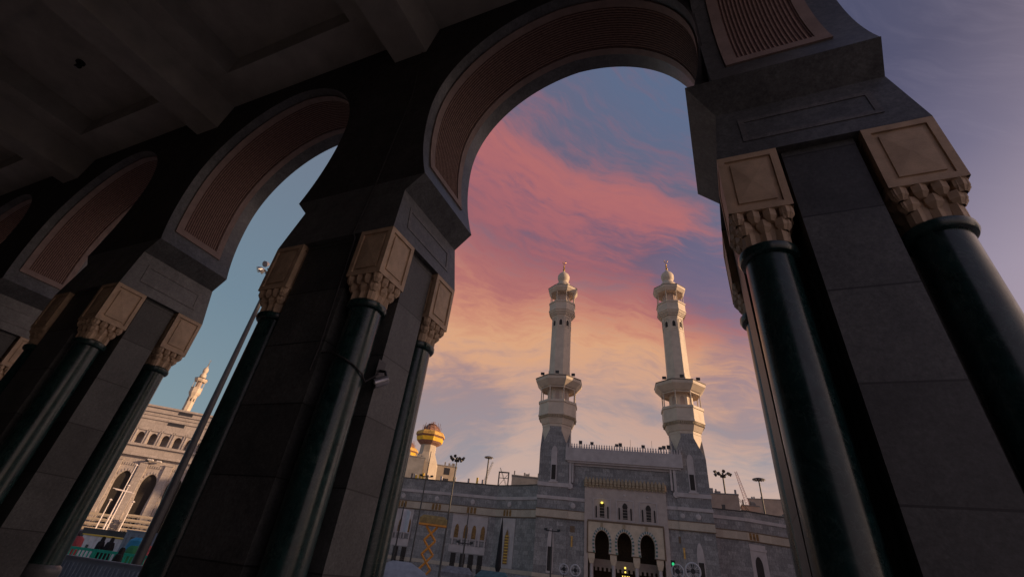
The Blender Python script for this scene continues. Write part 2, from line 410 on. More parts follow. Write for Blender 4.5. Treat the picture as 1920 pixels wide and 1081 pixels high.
# ------------------------------------------------------------------ arcade
Y0, DD, PW = 3.63, 1.71, 1.05            # pier front face, depth, half width
YC = Y0+DD/2; ZI, ZT, ZC_ = 5.05, 5.81, 6.08; CAP = .525; INS = .095; PRJ = .27
XP = [-4.655-6.02*k for k in range(6)]   # pier centres
def panel_frame(mb, fn, a0, a1, b0, b1, wd, d0, d1):
    """raised rectangular border; fn(a,b,d)"""
    for (p, q, r_, t) in ((a0, a1, b1-wd, b1), (a0, a1, b0, b0+wd), (a0, a0+wd, b0+wd, b1-wd), (a1-wd, a1, b0+wd, b1-wd)):
        mb.loft([[fn(p, r_, d0), fn(q, r_, d0), fn(q, t, d0), fn(p, t, d0)], [fn(p, r_, d1), fn(q, r_, d1), fn(q, t, d1), fn(p, t, d1)]])
def capital(parent, cx, cy):
    h = CAP/2; z0, z1 = 4.33, ZI-.002; c = MB(); c.box(-h+.02, h-.02, -h+.02, h-.02, z0+.01, z1)
    for k in range(4):
        ca, sa = math.cos(k*PI/2), math.sin(k*PI/2)
        fn = lambda a, b_, d: (ca*(h-.02+d)-sa*a, sa*(h-.02+d)+ca*a, b_)
        panel_frame(c, fn, -h+.0005, h-.0005, z0, z1, .062, -.005, .02)
        a, b0, b1 = h-.105, z0+.105, z1-.105
        c.loft([[fn(-a, b0, -.001), fn(a, b0, -.001), fn(a, b1, -.001), fn(-a, b1, -.001)],
                [fn(-a, b0, .014), fn(a, b0, .014), fn(a, b1, .014), fn(-a, b1, .014)],
                [fn(-.01, (b0+b1)/2-.01, .027), fn(.01, (b0+b1)/2-.01, .027), fn(.01, (b0+b1)/2+.01, .027), fn(-.01, (b0+b1)/2+.01, .027)]])
    o = c.build('capital', 'capital_stone', parent, loc=(cx, cy, 0))
    q = MB(); q.frustum(-.150, .150, -.150, .150, 4.0, -.185, .185, -.185, .185, 4.332)
    for k in range(4):
        ca, sa = math.cos(k*PI/2), math.sin(k*PI/2)
        for tier, (nn, ha, zt, zb, sp) in enumerate(((4, .262, 4.330, 4.215, .130), (3, .226, 4.240, 4.120, .150), (3, .192, 4.150, 3.985, .125))):
            for j in range(nn):
                t = (j-(nn-1)/2)*sp; wd = sp*(.39 if tier < 2 else .34); hz = zt-zb
                dpt = .10
                # a faceted cell: pointed prow, chamfered to a tip underneath
                top = [(t-wd, ha-dpt), (t+wd, ha-dpt), (t+wd, ha-.028), (t, ha), (t-wd, ha-.028)]
                mid = [(t-wd, ha-dpt), (t+wd, ha-dpt), (t+wd, ha-.030), (t, ha-.002), (t-wd, ha-.030)]
                bot = [(t-wd*.6, ha-dpt), (t+wd*.6, ha-dpt), (t+wd*.5, ha-.050), (t, ha-.034), (t-wd*.5, ha-.050)]
                T = lambda pts, z: [(ca*b_-sa*a, sa*b_+ca*a, z) for a, b_ in pts]
                q.loft([T(bot, zb), T(mid, zb+hz*(.40 if tier < 2 else .12)), T(top, zt)])
    q.build('muqarnas', 'capital_stone', o)
    return o
def column(parent, cx, cy):
    s = MB(); s.lathe([(.83, .212), (2.4, .208), (3.945, .196)], 40)
    o = s.build('column', 'column_marble', parent, True, (cx, cy, 0))
    r = MB(); r.lathe([(3.90, .198), (3.915, .232), (3.945, .247), (3.985, .244), (4.0, .215), (4.02, .198)], 40); r.build('ring', 'column_marble', o, True)
    b_ = MB(); b_.lathe([(.40, .262), (.50, .275), (.56, .262), (.60, .235), (.66, .228), (.70, .252), (.76, .262), (.82, .242), (.85, .205)], 36)
    b_.box(-.275, .275, -.275, .275, 0, .40); b_.build('base', 'arch_granite', o, True)
def make_pier(name, label, hw, hd, sides, loc):
    """local origin = pier centre on the floor; sides: which faces carry a corbel ('+x','-x','-y')"""
    t = thing(name, label, 'pier', loc, 0, 'piers of the arcade')
    c = MB(); nx, ny = .57, .57
    c.box(-hw+.075, hw-.075, -hd+ny, hd-ny, 0, ZI-.002)
    c.box(-hw+nx, hw-nx, -hd+.075, -hd+ny-.001, 0, ZI-.002); c.box(-hw+nx, hw-nx, hd-ny+.001, hd-.075, 0, ZI-.002)
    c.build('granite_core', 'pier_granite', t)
    i = MB(); i.frustum(-hw, hw, -hd, hd, ZI, -hw+INS, hw-INS, -hd+INS, hd-INS, ZT)
    i0 = i.build('impost', 'arch_granite', t)
    # border relief on the four sloping faces
    for k in ((0, 2) if name == 'arcade_pier' else (3, 2)):
        ca, sa = math.cos(k*PI/2), math.sin(k*PI/2); A, B = (hw, hd) if k % 2 == 0 else (hd, hw)
        def fn(a, b_, d, A=A, ca=ca, sa=sa):
            out = A-INS*(b_-ZI)/(ZT-ZI)+d; return (ca*out-sa*a, sa*out+ca*a, b_)
        i = MB(); panel_frame(i, fn, -B+.28, B-.28, ZI+.19, ZT-.19, .055, -.004, .008); i.build('impost_border', 'impost_trim', i0)
    k = MB(); x0, x1, y0, y1 = -hw+INS, hw-INS, -hd+INS, hd-INS
    k.frustum(x0, x1, y0, y1, ZT+.001, x0-(PRJ if '-x' in sides else 0), x1+(PRJ if '+x' in sides else 0), y0-(PRJ if '-y' in sides else 0), y1, ZC_)
    k.build('corbel', 'arch_granite', t)
    for sx in (-1, 1):
        for sy_ in (-1, 1):
            capital(t, sx*(hw-CAP/2), sy_*(hd-CAP/2)); column(t, sx*(hw-CAP/2), sy_*(hd-CAP/2))
    return t
pl = ['granite pier with cable and camera bracket, left of the large arch onto the twin minarets',
      'granite pier between the second and third arch, just left of the distant sunlit building',
      'third pier, a dark sliver at the left picture edge with one lit capital',
      'fourth granite pier deep in the dark left end of the arcade',
      'fifth granite pier, hidden far down the arcade', 'sixth granite pier, last and farthest down the arcade']
p0 = make_pier('arcade_pier', pl[0], PW, DD/2, ('+x', '-x'), (XP[0], YC, 0))
for i in range(1, 6):
    q = copy_tree(p0); q.location = (XP[i], YC, 0); q['label'] = pl[i]
XC = 1.205; HC = .865
pc = make_pier('corner_pier', 'massive near corner pier with two big green columns filling the right of the picture', HC, DD/2, ('-x', '-y'), (XC, YC, 0))

WALL0, WALL1, ZTOP = -DD/2+INS, DD/2-INS, 11.6
def soffit_strip(mb, prof, s0, s1, a0, a1, lift, tr, uvn=None, closed_sides=True, ridges=0):
    """band on the arch soffit between arc lengths s0..s1 (from each foot), across a0..a1, raised by lift"""
    L = [0]
    for i in range(len(prof)-1): L.append(L[-1]+math.dist(prof[i], prof[i+1]))
    tot = L[-1]
    def at(s):
        for i in range(len(L)-1):
            if s <= L[i+1]+1e-9:
                f = (s-L[i])/(L[i+1]-L[i]); a, b_ = prof[i], prof[i+1]; break
        x, z = a[0]+(b_[0]-a[0])*f, a[1]+(b_[1]-a[1])*f
        return x, z
    def nrm(s):
        p, q = at(max(0, s-.12)), at(min(tot, s+.12)); dx_, dz_ = q[0]-p[0], q[1]-p[1]; l = math.hypot(dx_, dz_); return (dz_/l, -dx_/l)
    e0 = s0; e1 = tot-s0 if s1 is None else s1
    N = max(1, int((e1-e0)/.10)); rows = []
    for i in range(N+1):
        s = e0+(e1-e0)*i/N; p = at(s); nn = nrm(s); row = []
        if ridges:
            K = ridges*4
            for j in range(K+1):
                ph = (j/4.0) % 1.0; hgt = lift+(.0 if ph in (0.0,) else (.012 if ph == .5 else .006))
                row.append((p[0]+nn[0]*hgt, a0+(a1-a0)*j/K, p[1]+nn[1]*hgt, j/4.0, s))
        else:
            row = [(p[0], a0, p[1], 0, s), (p[0]+nn[0]*lift, a0, p[1]+nn[1]*lift, 0, s), (p[0]+nn[0]*lift, a1, p[1]+nn[1]*lift, 1, s), (p[0], a1, p[1], 1, s)]
        rows.append(row)
    for i in range(N):
        for j in range(len(rows[0])-1):
            q = [rows[i][j], rows[i][j+1], rows[i+1][j+1], rows[i+1][j]]
            mb.face([tr(*c[:3]) for c in q], [(c[3], c[4]) for c in q])
    if not ridges:
        for row in (rows[0], rows[-1]): mb.face([tr(*c[:3]) for c in row])
def make_arch(label, cx, xl, xr, hs, loc, rz=0):
    t = thing('arcade_arch', label, 'arch', loc, rz, 'arches of the arcade')
    prof = arch_profile(hs, ZC_, 2.08, 7.68, 9.88, n=22, cx=cx)
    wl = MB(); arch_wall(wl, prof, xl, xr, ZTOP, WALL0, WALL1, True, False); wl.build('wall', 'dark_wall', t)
    so = MB()
    for i in range(len(prof)-1):
        a, b_ = prof[i], prof[i+1]; so.face([(a[0], WALL0, a[1]), (b_[0], WALL0, b_[1]), (b_[0], WALL1, b_[1]), (a[0], WALL1, a[1])])
    for y in (WALL0, WALL1):    # a thin arris so that the soffit slabs read as slabs
        pass
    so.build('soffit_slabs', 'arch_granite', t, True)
    fr = MB(); I = lambda x, y, z: (x, y, z)
    y0, y1 = -.57, .47
    soffit_strip(fr, prof, .35, None, y0, y0+.13, .022, I); soffit_strip(fr, prof, .35, None, y1-.13, y1, .022, I)
    tot = sum(math.dist(prof[i], prof[i+1]) for i in range(len(prof)-1))
    soffit_strip(fr, prof, .35, .50, y0+.13, y1-.13, .022, I); soffit_strip(fr, prof, tot-.50, tot-.35, y0+.13, y1-.13, .022, I)
    fr.build('soffit_frame', 'plaster_frame', t)
    br_ = MB(); soffit_strip(br_, prof, .50, None, y0+.13, y1-.13, .004, I, ridges=17); br_.build('brick_panel', 'brick_ribs', t)
    return t
al = ['large horseshoe arch framing the twin minarets and the sunset sky', 'second arch from the right, above the floodlight mast',
      'third arch from the right, seen at a steep angle', 'fourth arch, cut off by the left picture edge', 'fifth arch far down the arcade, hidden behind the others']
A1 = make_arch(al[0], -1.6325, XP[0], .47, 1.7975, (0, YC, 0))
for i in range(1, 5):
    if i == 1: q = make_arch(al[1], 0, -3.01, 3.01, 1.785, ((XP[0]+XP[1])/2, YC, 0)); A2 = q
    else: q = copy_tree(A2); q.location = ((XP[i-1]+XP[i])/2, YC, 0); q['label'] = al[i]
# side arch springing from the corner pier towards the camera: local x -> world -y
A5 = make_arch('side arch overhead at top right, springing from the corner pier', 0, -2.125, 2.6, 1.785, (XC, Y0-PRJ+INS-1.785, 0), -PI/2)
cb = MB(); cb.box(.471, 1.96, 3.812, YC+WALL1-.002, ZC_+.001, ZTOP)
tag(cb.build('corner_wall', 'dark_wall'), 'dark stone corner wall block above the near pier', 'wall')
w2 = MB(); w2.box(.43, 1.97, -11, -3.0, 0, ZTOP); tag(w2.build('wall', 'dark_wall'), kind='structure')
w3 = MB(); w3.box(-50, .42, -11, -10.6, 0, ZTOP); w3.box(-50, -49.6, -10.6, 6, 0, ZTOP); [tag(o, kind='structure') for o in w3.each('wall', 'dark_wall')]
# ceiling with coffers and beams
ce = MB(); ZR = 10.40; xs = []
def slab(x0, x1, y0, y1, z): ce.box(x0, x1, y0, y1, z, 11.6)
YI = YC+WALL0-.002
xe = [XP[0]+6.02]+XP+[XP[-1]-6.02, XP[-1]-12.04]
rows_y = [(2.95, .25), (-.55, -3.3), (-4.1, -6.9), (-7.7, -10.3)]
ce.box(-49, .41, -10.6, YI, 11.0, 11.5)                     # deck above
for (ya, yb) in [(YI, 2.95), (.25, -.55), (-3.3, -4.1), (-6.9, -7.7)]: ce.box(-49, .41, yb, ya, ZR, 10.995)
for (ya, yb) in rows_y:
    for X in xe: ce.box(max(-49, X-1.18), min(.41, X+1.18), yb+.002, ya-.002, ZR+.002, 10.995)
o = ce.build('ceiling', 'ceiling_plaster'); tag(o, kind='structure')
for X in XP:
    b_ = MB(); b_.loft([[(X-.37, YI, 9.68), (X+.37, YI, 9.68), (X+.52, YI, ZR-.002), (X-.52, YI, ZR-.002)], [(X-.37, -10.5, 9.68), (X+.37, -10.5, 9.68), (X+.52, -10.5, ZR-.002), (X-.52, -10.5, ZR-.002)]])
    b_.build('beam', 'ceiling_plaster', o)
lf = thing('ceiling_spotlight', 'small dark spotlight on the shaded ceiling, upper left', 'lamp', (-13.66, 1.62, 11.0))
MB().lathe([(-.04, .10), (0, .10)], 20).build('mounting_plate', 'dark_metal', lf)
q = MB(); q.tube([(-.03, 0, -.03), (-.05, 0, -.12)], .025); q.tube([(-.12, 0, -.10), (.03, .02, -.15)], [.045, .065], 12); q.build('lamp_head', 'dark_metal', lf)
MB().lathe([(-.225, .02), (-.22, .04)], 12).build('lens', 'light_metal', lf)

# cctv camera on the first pier
cc = thing('security_camera', 'white bullet security camera on a wall arm beside the green column', 'camera', (XP[0]+PW-.075, 4.20, 3.27))
MB().box(0, .02, -.07, .07, -.10, .12).build('wall_bracket', 'dark_metal', cc)
q = MB(); q.tube([(.01, 0, 0), (.10, 0, -.02), (.13, 0, -.08)], .018); q.build('arm', 'dark_metal', cc)
q = MB(); q.tube([(.06, -.10, -.20), (.10, -.03, -.15), (.13, .03, -.11)], [.056, .058, .055], 16); q.build('camera_body', 'light_metal', cc, True)
q = MB(); q.tube([(.056, -.106, -.204), (.062, -.098, -.198)], .042, 14); q.build('lens', 'glass_dark', cc)
cbm = MB()
cxp, cyp = XP[0]+PW-CAP/2, Y0+CAP/2
pts = [(XP[0]+PW-.60, Y0+.09, 3.33)] + [(cxp+.225*math.cos(a), cyp+.225*math.sin(a), 3.31-.05*k) for k, a in enumerate([R(-120), R(-90), R(-60), R(-30), R(0), R(30)])] + [(XP[0]+PW-.055, 4.18, 3.22)]
cbm.tube(pts, .011, 6); cbm.tube([(XP[0]+PW-.62, Y0+.055, 3.10), (XP[0]+PW-.60, Y0+.055, 3.4), (XP[0]+.40, Y0-.02+.05, 5.0), (XP[0]+.38, Y0-.01, 5.06), (XP[0]+.36, Y0+INS-.03, 5.85), (XP[0]+.45, YI-.02, 8.2), (XP[0]+.30, YI-.02, 9.66)], .011, 6)
tag(cbm.build('cable', 'cable'), 'thin dark cable running up the pier and round the green column', 'cable')

# ------------------------------------------------------------------ minarets
OC = PI/8
def octo(r, z, a=OC): return [(r*math.cos(a+k*PI/4), r*math.sin(a+k*PI/4), z) for k in range(8)]
def small_arch(cx, hw, z0, zs, za, n=5):
    """simple pointed-arch outline polygon (x,z)"""
    pts = [(cx-hw, z0), (cx-hw, zs)]
    for i in range(1, n): a = (PI/2)*i/n; pts.append((cx-hw*math.cos(a)**1.1, zs+(za-zs)*math.sin(a)))
    pts.append((cx, za))
    for i in range(n-1, 0, -1): a = (PI/2)*i/n; pts.append((cx+hw*math.cos(a)**1.1, zs+(za-zs)*math.sin(a)))
    pts += [(cx+hw, zs), (cx+hw, z0)]; return pts
def make_minaret(name, label, loc, rz, grp):
    t = thing(name, label, 'minaret', loc, rz, grp)
    k = 1.03; Z = lambda z: 1.4+(z-1.4)*k
    tw = 3.75
    s = MB(); s.box(-tw, tw, -tw, tw, -1, 29.6); rp = tw/math.cos(PI/8)
    s.build('tower', 'gate_granite', t)
    # octagonal neck: granite on the cardinal faces, pale stone on the diagonal ones, corner broaches
    oc0, oc1 = octo(rp-.01, 29.6), octo(rp-.01, Z(34.6))
    a, b_ = MB(), MB()
    for j in range(8):
        f = [oc0[j], oc0[(j+1) % 8], oc1[(j+1) % 8], oc1[j]]; (a if j % 2 == 1 else b_).face(f)
        if j % 2 == 0: b_.build('neck_panel', 'minaret_stone', t, fix=False); b_ = MB()
    for sx in (-1, 1):
        for sy_ in (-1, 1):
            e = tw*math.tan(PI/8); c_ = (sx*tw, sy_*tw, 29.6); p1 = (sx*tw, sy_*e, 29.6); p2 = (sx*e, sy_*tw, 29.6)
            mid = (sx*(tw+e)/2, sy_*(tw+e)/2, 30.9); q1 = (sx*tw, sy_*e, Z(33.6)); q2 = (sx*e, sy_*tw, Z(33.6))
            a.face([c_, p1, q1]); a.face([c_, q1, mid]); a.face([c_, mid, q2]); a.face([c_, q2, p2]); a.face([c_, p2, p1])
    a.build('broach', 'gate_granite', t)
    s = MB(); s.loft([octo(r, Z(z)) for z, r in ((34.6, 4.12), (35.2, 4.15), (35.3, 4.35), (37.3, 5.30), (37.35, 5.5), (37.8, 5.5), (37.85, 5.38), (40.6, 5.38), (40.65, 5.6), (41.25, 5.6))])
    s.build('lower_balcony', 'minaret_stone', t)
    s = MB()
    for j in range(8):                                  # carved frieze of small brackets under the parapet
        a0 = octo(4.95, 0)[j]; a1 = octo(4.95, 0)[(j+1) % 8]
        for i in range(9):
            f = (i+.5)/9; x, y = a0[0]+(a1[0]-a0[0])*f, a0[1]+(a1[1]-a0[1])*f; nn = Vector((x, y, 0)).normalized(); tt = Vector((-nn.y, nn.x, 0))*.14
            P_ = Vector((x, y, 0)); r0 = [P_-tt+nn*.02, P_+tt+nn*.02, P_+tt+nn*.42, P_-tt+nn*.42]
            s.loft([[(p.x*.985, p.y*.985, Z(36.7)) for p in r0], [(p.x, p.y, Z(37.5)) for p in r0]])
    s.build('frieze', 'gilt_stone', t)
    s = MB(); s.loft([octo(3.15, Z(z)) for z in (41.2, 45.6)]); s.build('gallery_core', 'minaret_stone', t)
    s = MB()
    for j in range(8):
        if j % 1 == 0:
            x, y, _ = octo(3.16, 0)[j]; x2, y2, _ = octo(3.16, 0)[(j+1) % 8]; mx, my = (x+x2)/2, (y+y2)/2; nn = Vector((mx, my, 0)).normalized(); tt = Vector((-nn.y, nn.x, 0))
            M_ = Vector((mx, my, 0)); poly = small_arch(0, .55, Z(41.3), Z(43.3), Z(44.3))
            s.extrude(poly, lambda a_, c_, d: tuple(M_+tt*a_+nn*d+Vector((0, 0, c_))), -.05, .03)
    s.each('doorway', 'tan_render', t)
    s = MB()
    for x, y, _ in octo(4.95, 0): s.lathe([(Z(41.2), .24), (Z(41.5), .24), (Z(41.6), .15), (Z(44.6), .14), (Z(44.8), .24), (Z(45.3), .26)], 8, x, y)
    for p, q in zip(octo(4.95, Z(44.9)), octo(4.95, Z(44.9))[1:]+octo(4.95, Z(44.9))[:1]):
        s.tube([p, q], .2, 4)
    s.each('gallery_post', 'minaret_stone', t)
    s = MB(); s.loft([octo(r, Z(z)) for z, r in ((45.1, 5.15), (45.2, 5.4), (46.6, 6.75), (47.3, 6.9), (47.35, 6.75), (48.0, 3.5))])
    s.build('canopy', 'minaret_stone', t)
    s = MB(); s.loft([octo(r, Z(z)) for z, r in ((47.30, 6.98), (47.52, 6.98), (48.05, 3.7))]); s.build('canopy_roof', 'roof_dark', t)
    s = MB(); s.loft([octo(r, Z(z)) for z, r in ((47.9, 3.55), (49.2, 3.5), (49.3, 3.3), (50.3, 3.3), (50.4, 3.15), (62.0, 3.05), (66.9, 3.0), (67.2, 3.15), (67.6, 3.2), (67.65, 3.5), (68.0, 3.55), (68.05, 3.8), (68.4, 3.85), (68.45, 4.1), (68.9, 4.15), (68.95, 4.35), (69.3, 4.35), (69.35, 4.2), (71.5, 4.2), (71.55, 4.4), (71.95, 4.4))])
    s.build('shaft', 'minaret_stone', t)
    s = MB()
    for j in range(8):
        x, y, _ = octo(3.04, 0)[j]; x2, y2, _ = octo(3.04, 0)[(j+1) % 8]; mx, my = (x+x2)/2, (y+y2)/2; nn = Vector((mx, my, 0)).normalized(); tt = Vector((-nn.y, nn.x, 0))
        M_ = Vector((mx, my, 0)); s.extrude(small_arch(0, .42, Z(64.2), Z(65.2), Z(66.0)), lambda a_, c_, d: tuple(M_+tt*a_+nn*d+Vector((0, 0, c_))), -.1, .03)
    s.each('window', 'opening_dark', t)
    s = MB(); 
    for j in range(8):
        x, y, _ = octo(3.04, 0)[j]; x2, y2, _ = octo(3.04, 0)[(j+1) % 8]; mx, my = (x+x2)/2, (y+y2)/2; nn = Vector((mx, my, 0)).normalized(); tt = Vector((-nn.y, nn.x, 0))
        M_ = Vector((mx, my, 0))
        fn = lambda a_, b__, d: tuple(M_+tt*a_+nn*d+Vector((0, 0, b__)))
        panel_frame(s, fn, -.95, .95, Z(51.5), Z(63.0), .12, -.02, .05)
        panel_frame(s, fn, -.80, .80, Z(63.6), Z(66.7), .12, -.02, .10)
    s.build('shaft_panels', 'minaret_stone', t)
    s = MB(); s.loft([octo(2.2, Z(z)) for z in (71.9, 76.2)]); s.build('upper_gallery_core', 'tan_render', t)
    s = MB()
    for x, y, _ in octo(3.85, 0): s.lathe([(Z(71.9), .2), (Z(72.1), .13), (Z(75.3), .12), (Z(75.6), .24)], 8, x, y)
    s.each('upper_gallery_post', 'minaret_stone', t)
    s = MB(); s.loft([octo(r, Z(z)) for z, r in ((75.5, 4.05), (75.6, 4.2), (76.5, 4.85), (77.1, 4.95))]); s.build('upper_canopy', 'minaret_stone', t)
    s = MB(); s.loft([octo(r, Z(z)) for z, r in ((77.1, 5.02), (77.25, 5.02), (78.1, 2.3))]); s.build('upper_canopy_roof', 'roof_dark', t)
    s = MB(); s.lathe([(Z(z), r) for z, r in ((77.8, 2.3), (78.6, 2.35), (79.1, 2.4), (79.7, 2.2), (80.3, 1.65), (80.5, 1.45), (80.8, 1.5), (81.2, 1.75), (81.9, 1.95), (82.8, 1.95), (83.5, 1.6), (84.1, .95), (84.6, .45), (85.0, .28))], 16)
    s.build('dome', 'minaret_stone', t, True)
    s = MB(); s.lathe([(Z(z), r) for z, r in ((84.9, .2), (85.4, .42), (85.8, .2), (86.1, .15), (86.4, .36), (86.7, .13), (87.0, .25), (87.3, .08), (88.0, .08))], 12)
    s.tube([(.5*math.cos(a_), 0, Z(88.35)+.5*math.sin(a_)) for a_ in [R(130+28*i) for i in range(11)]], .10, 6)
    s.build('finial', 'gold', t, True)
    s = MB()
    for a_ in range(3):                                    # floodlight boxes on the canopy edge
        x, y, _ = octo(6.1, 0, 0)[(5+a_) % 8]; s.box(x-.5, x+.5, y-.3, y+.3, Z(48.0), Z(48.6))
    s.each('floodlight', 'dark_metal', t)
    # tall niche with window on the front of the tower
    s = MB(); s.extrude(small_arch(0, .75, 22.2, 29.0, 30.6), lambda a_, c_, d: (a_, -tw-d, c_), 0, .18)
    s.extrude(small_arch(0, .75, 3.2, 9.0, 12.0), lambda a_, c_, d: (a_, -tw-d, c_), 0, .18); s.box(-1.1, 1.1, -tw-.4, -tw+.01, 21.9, 22.2)
    s.each('niche', 'white_stone', t)
    s = MB(); s.box(-.52, .52, -tw-.22, -tw-.17, 22.6, 26.0); s.box(-.55, .55, -tw-.22, -tw-.17, 3.6, 8.3); s.each('window', 'opening_dark', t)
    return t
GA = Vector((-40.0, 119.0, 0)); GR = math.atan2(7.0, 31.3)
def gl(s, d, z=0):   # gate frame -> world
    return (GA.x+s*math.cos(GR)-d*math.sin(GR), GA.y+s*math.sin(GR)+d*math.cos(GR), z)
mg = 'white minarets above the mosque'
m1 = make_minaret('minaret', 'white octagonal minaret on the left side of the grey mosque gate', gl(-.3, 3.9), GR, mg)
m2 = copy_tree(m1); m2.location = gl(32.7, 3.9); m2['label'] = 'white octagonal minaret on the right side of the grey mosque gate, topped by a crescent'
m3 = copy_tree(m1); m3.scale = (.88, .88, 1.205); m3.location = (-336.5, 204.9, -1.0); m3.rotation_euler = (0, 0, R(50)); m3['label'] = 'small distant sunlit minaret rising behind the beige building, seen under the left arch'

# ------------------------------------------------------------------ gate between the minarets
gt = thing('mosque_gate', 'grey stone gatehouse with three arched doorways between the twin minarets', 'building', tuple(GA), GR)
TW0, TW1 = 3.46, 28.94
s = MB(); s.box(TW0, 7.5, .9, 9, -1, 27.0); s.box(26.4, TW1, .9, 9, -1, 27.0); s.box(7.5, 26.4, .9, 9, 23.2, 27.0)
s.box(1.9-.02, 7.5, .3, .899, -1, 21.3); s.box(26.4, 31.0, .3, .899, -1, 21.3)
s.each('wall', 'gate_granite', gt)
s = MB(); s.box(2.6, 30.9, -.5, 3, 27.2, 30.3); s.box(3.1, 30.4, -.15, 2.9, 26.8, 27.2); s.build('parapet', 'white_stone', gt)
s = MB()
for i in range(45):
    x = 2.9+i*(27.6/44); s.extrude([(x-.20, 30.3), (x-.20, 30.75), (x-.08, 30.9), (x-.16, 31.15), (x, 31.45), (x+.16, 31.15), (x+.08, 30.9), (x+.20, 30.75), (x+.20, 30.3)], lambda a_, c_, d: (a_, d, c_), -.45, -.2)
s.each('crenellation', 'white_stone', gt)
s = MB()
for x0, x1 in ((3.55, 4.15), (28.5, 29.1)):
    s.box(x0, x1, .1, .29, 21.6, 26.9); s.box(x0+.75 if x0 < 10 else x0-.75, x1+.5 if x0 < 10 else x1-.9, .15, .3, 22.2, 26.8)
    c_ = (x0+x1)/2; s.loft([[(c_+.7*math.cos(R(a_)), y, 21.4+.7*math.sin(R(a_))) for a_ in range(0, 360, 24)] for y in (.02, .29)])
s.box(4.15, 28.5, .6, .89, 26.3, 26.8)
s.each('moulding', 'white_stone', gt)
# bands and frieze on the granite flanks and tower fronts
s = MB()
for a_, b_, d in ((1.88, 7.5, .2), (26.4, 31.02, .2)):
    s.box(a_, b_, d-.06, d+.1, 18.2, 18.9)
for a_, b_ in ((-4.2, 3.6), (28.8, 36.6)):
    s.box(a_, b_, -.10, .16, 18.2, 18.9); s.box(a_, b_, -.10, .16, 21.0, 21.9)
s.each('string_course', 'white_stone', gt)
s = MB(); s.box(1.87, 7.5, .05, .299, 14.3, 15.9); s.box(26.4, 31.03, .05, .299, 14.3, 15.9); s.box(-4.15, 3.55, -.12, .14, 14.3, 15.9); s.box(28.85, 36.55, -.12, .14, 14.3, 15.9)
s.each('frieze_band', 'cream_band', gt)
s = MB()
for a_, b_, d in ((1.86, 7.5, 0), (26.4, 31.04, 0), (-4.2, 3.6, -.17), (28.8, 36.6, -.17)): s.box(a_, b_, d, d+.2, 14.1, 14.298); s.box(a_, b_, d, d+.2, 15.902, 16.08)
s.each('frieze_edge', 'border_brown', gt)
for x in (4.7, 29.8, 4.7-.01, 33.2):
    if x == 4.69: continue
    s = MB(); s.loft([[(x+r*math.cos(R(a_)), y, 17.1+r*math.sin(R(a_))) for a_ in range(0, 360, 20)] for y, r in (((.3, .62), (.18, .6), (.10, .35)) if x < 32 else ((.1, .62), (-.05, .6), (-.12, .35)))]); s.build('medallion', 'white_stone', gt)
s = MB()
for x in (4.7, 29.0):
    s.box(x-.55, x+.55, .24, .31, 11.6, 12.9)
s.each('plaque', 'border_brown', gt)
for x in (4.6, 29.4):
    s = MB(); s.box(x-.18, x+.18, .05, .3, 8.7, 10.6); s.box(x-.25, x+.25, .0, .3, 10.6, 10.8); s.build('wall_lamp', 'orange_ring', gt)
s = MB(); s.box(1.84, 7.5, .12, .3, 2.2, 3.0); s.box(26.4, 31.04, .12, .3, 2.2, 3.0); s.box(-4.2, 3.6, -.15, .15, 2.2, 3.0); s.box(28.8, 36.6, -.15, .15, 2.2, 3.0); s.each('plinth_band', 'cream_band', gt)
# portal bay
s = MB(); s.box(7.5, 26.4, -.2, 1.5, 14.4, 21.6)
s.box(7.5, 8.35, -.2, 1.5, -1, 14.4); s.box(25.2, 26.4, -.2, 1.5, -1, 14.4)
s.each('portal_wall', 'portal_stone', gt)
s = MB()
for i in range(22):
    x = 7.45+i*(18.9/22)+.43
    s.box(x-.30, x+.30, -.8, -.2, 21.9, 22.4); s.extrude([(x-.34, 22.4), (x+.34, 22.4), (x+.30, 23.2), (x+.12, 23.6), (x-.12, 23.6), (x-.30, 23.2)], lambda a_, c_, d: (a_, d, c_), -.95, -.2)
    s.box(x-.14, x+.14, -.6, -.2, 21.4, 21.9)
s.box(7.3, 26.6, -.45, -.2, 21.6, 23.0); s.box(7.3, 26.6, -.2, 1.0, 21.6, 23.2)
s.build('gilded_cornice', 'gilt_stone', gt)
arch_c = (11.5, 16.55, 21.6)
for x in (11.6, 16.9, 22.2):
    s = MB(); fn = lambda a_, b__, d: (x+a_, -.2-d, b__)
    panel_frame(s, fn, -2.05, 2.05, 14.75, 19.2, .16, -.02, .12); s.build('window_frame', 'white_stone', gt)
    s = MB(); s.extrude(small_arch(x, .62, 15.2, 17.6, 18.6), lambda a_, c_, d: (a_, -.2-d, c_), 0, .04)
    for q in (-1.35, 1.35): s.extrude(small_arch(x+q, .2, 15.1, 17.2, 17.6), lambda a_, c_, d: (a_, -.2-d, c_), 0, .04)
    s.build('window', 'opening_dark', gt)
    s = MB()
    for q in (-.62, .62): s.box(x+q-.07, x+q+.07, -.38, -.2, 15.1, 17.6)
    for q in (-1.57, -1.13, 1.13, 1.57): s.box(x+q-.04, x+q+.04, -.34, -.2, 15.05, 17.3)
    for i in range(4): s.box(x-.55, x+.55, -.27, -.24, 15.4+i*.6, 15.46+i*.6)
    s.each('window_mullion', 'portal_stone', gt)
    s = MB(); s.loft([[(x+r*math.cos(R(a_)), y, 20.2+r*math.sin(R(a_))) for a_ in range(0, 360, 45)] for y, r in ((-.2, .3), (-.3, .2))]); s.build('rosette', 'white_stone', gt)
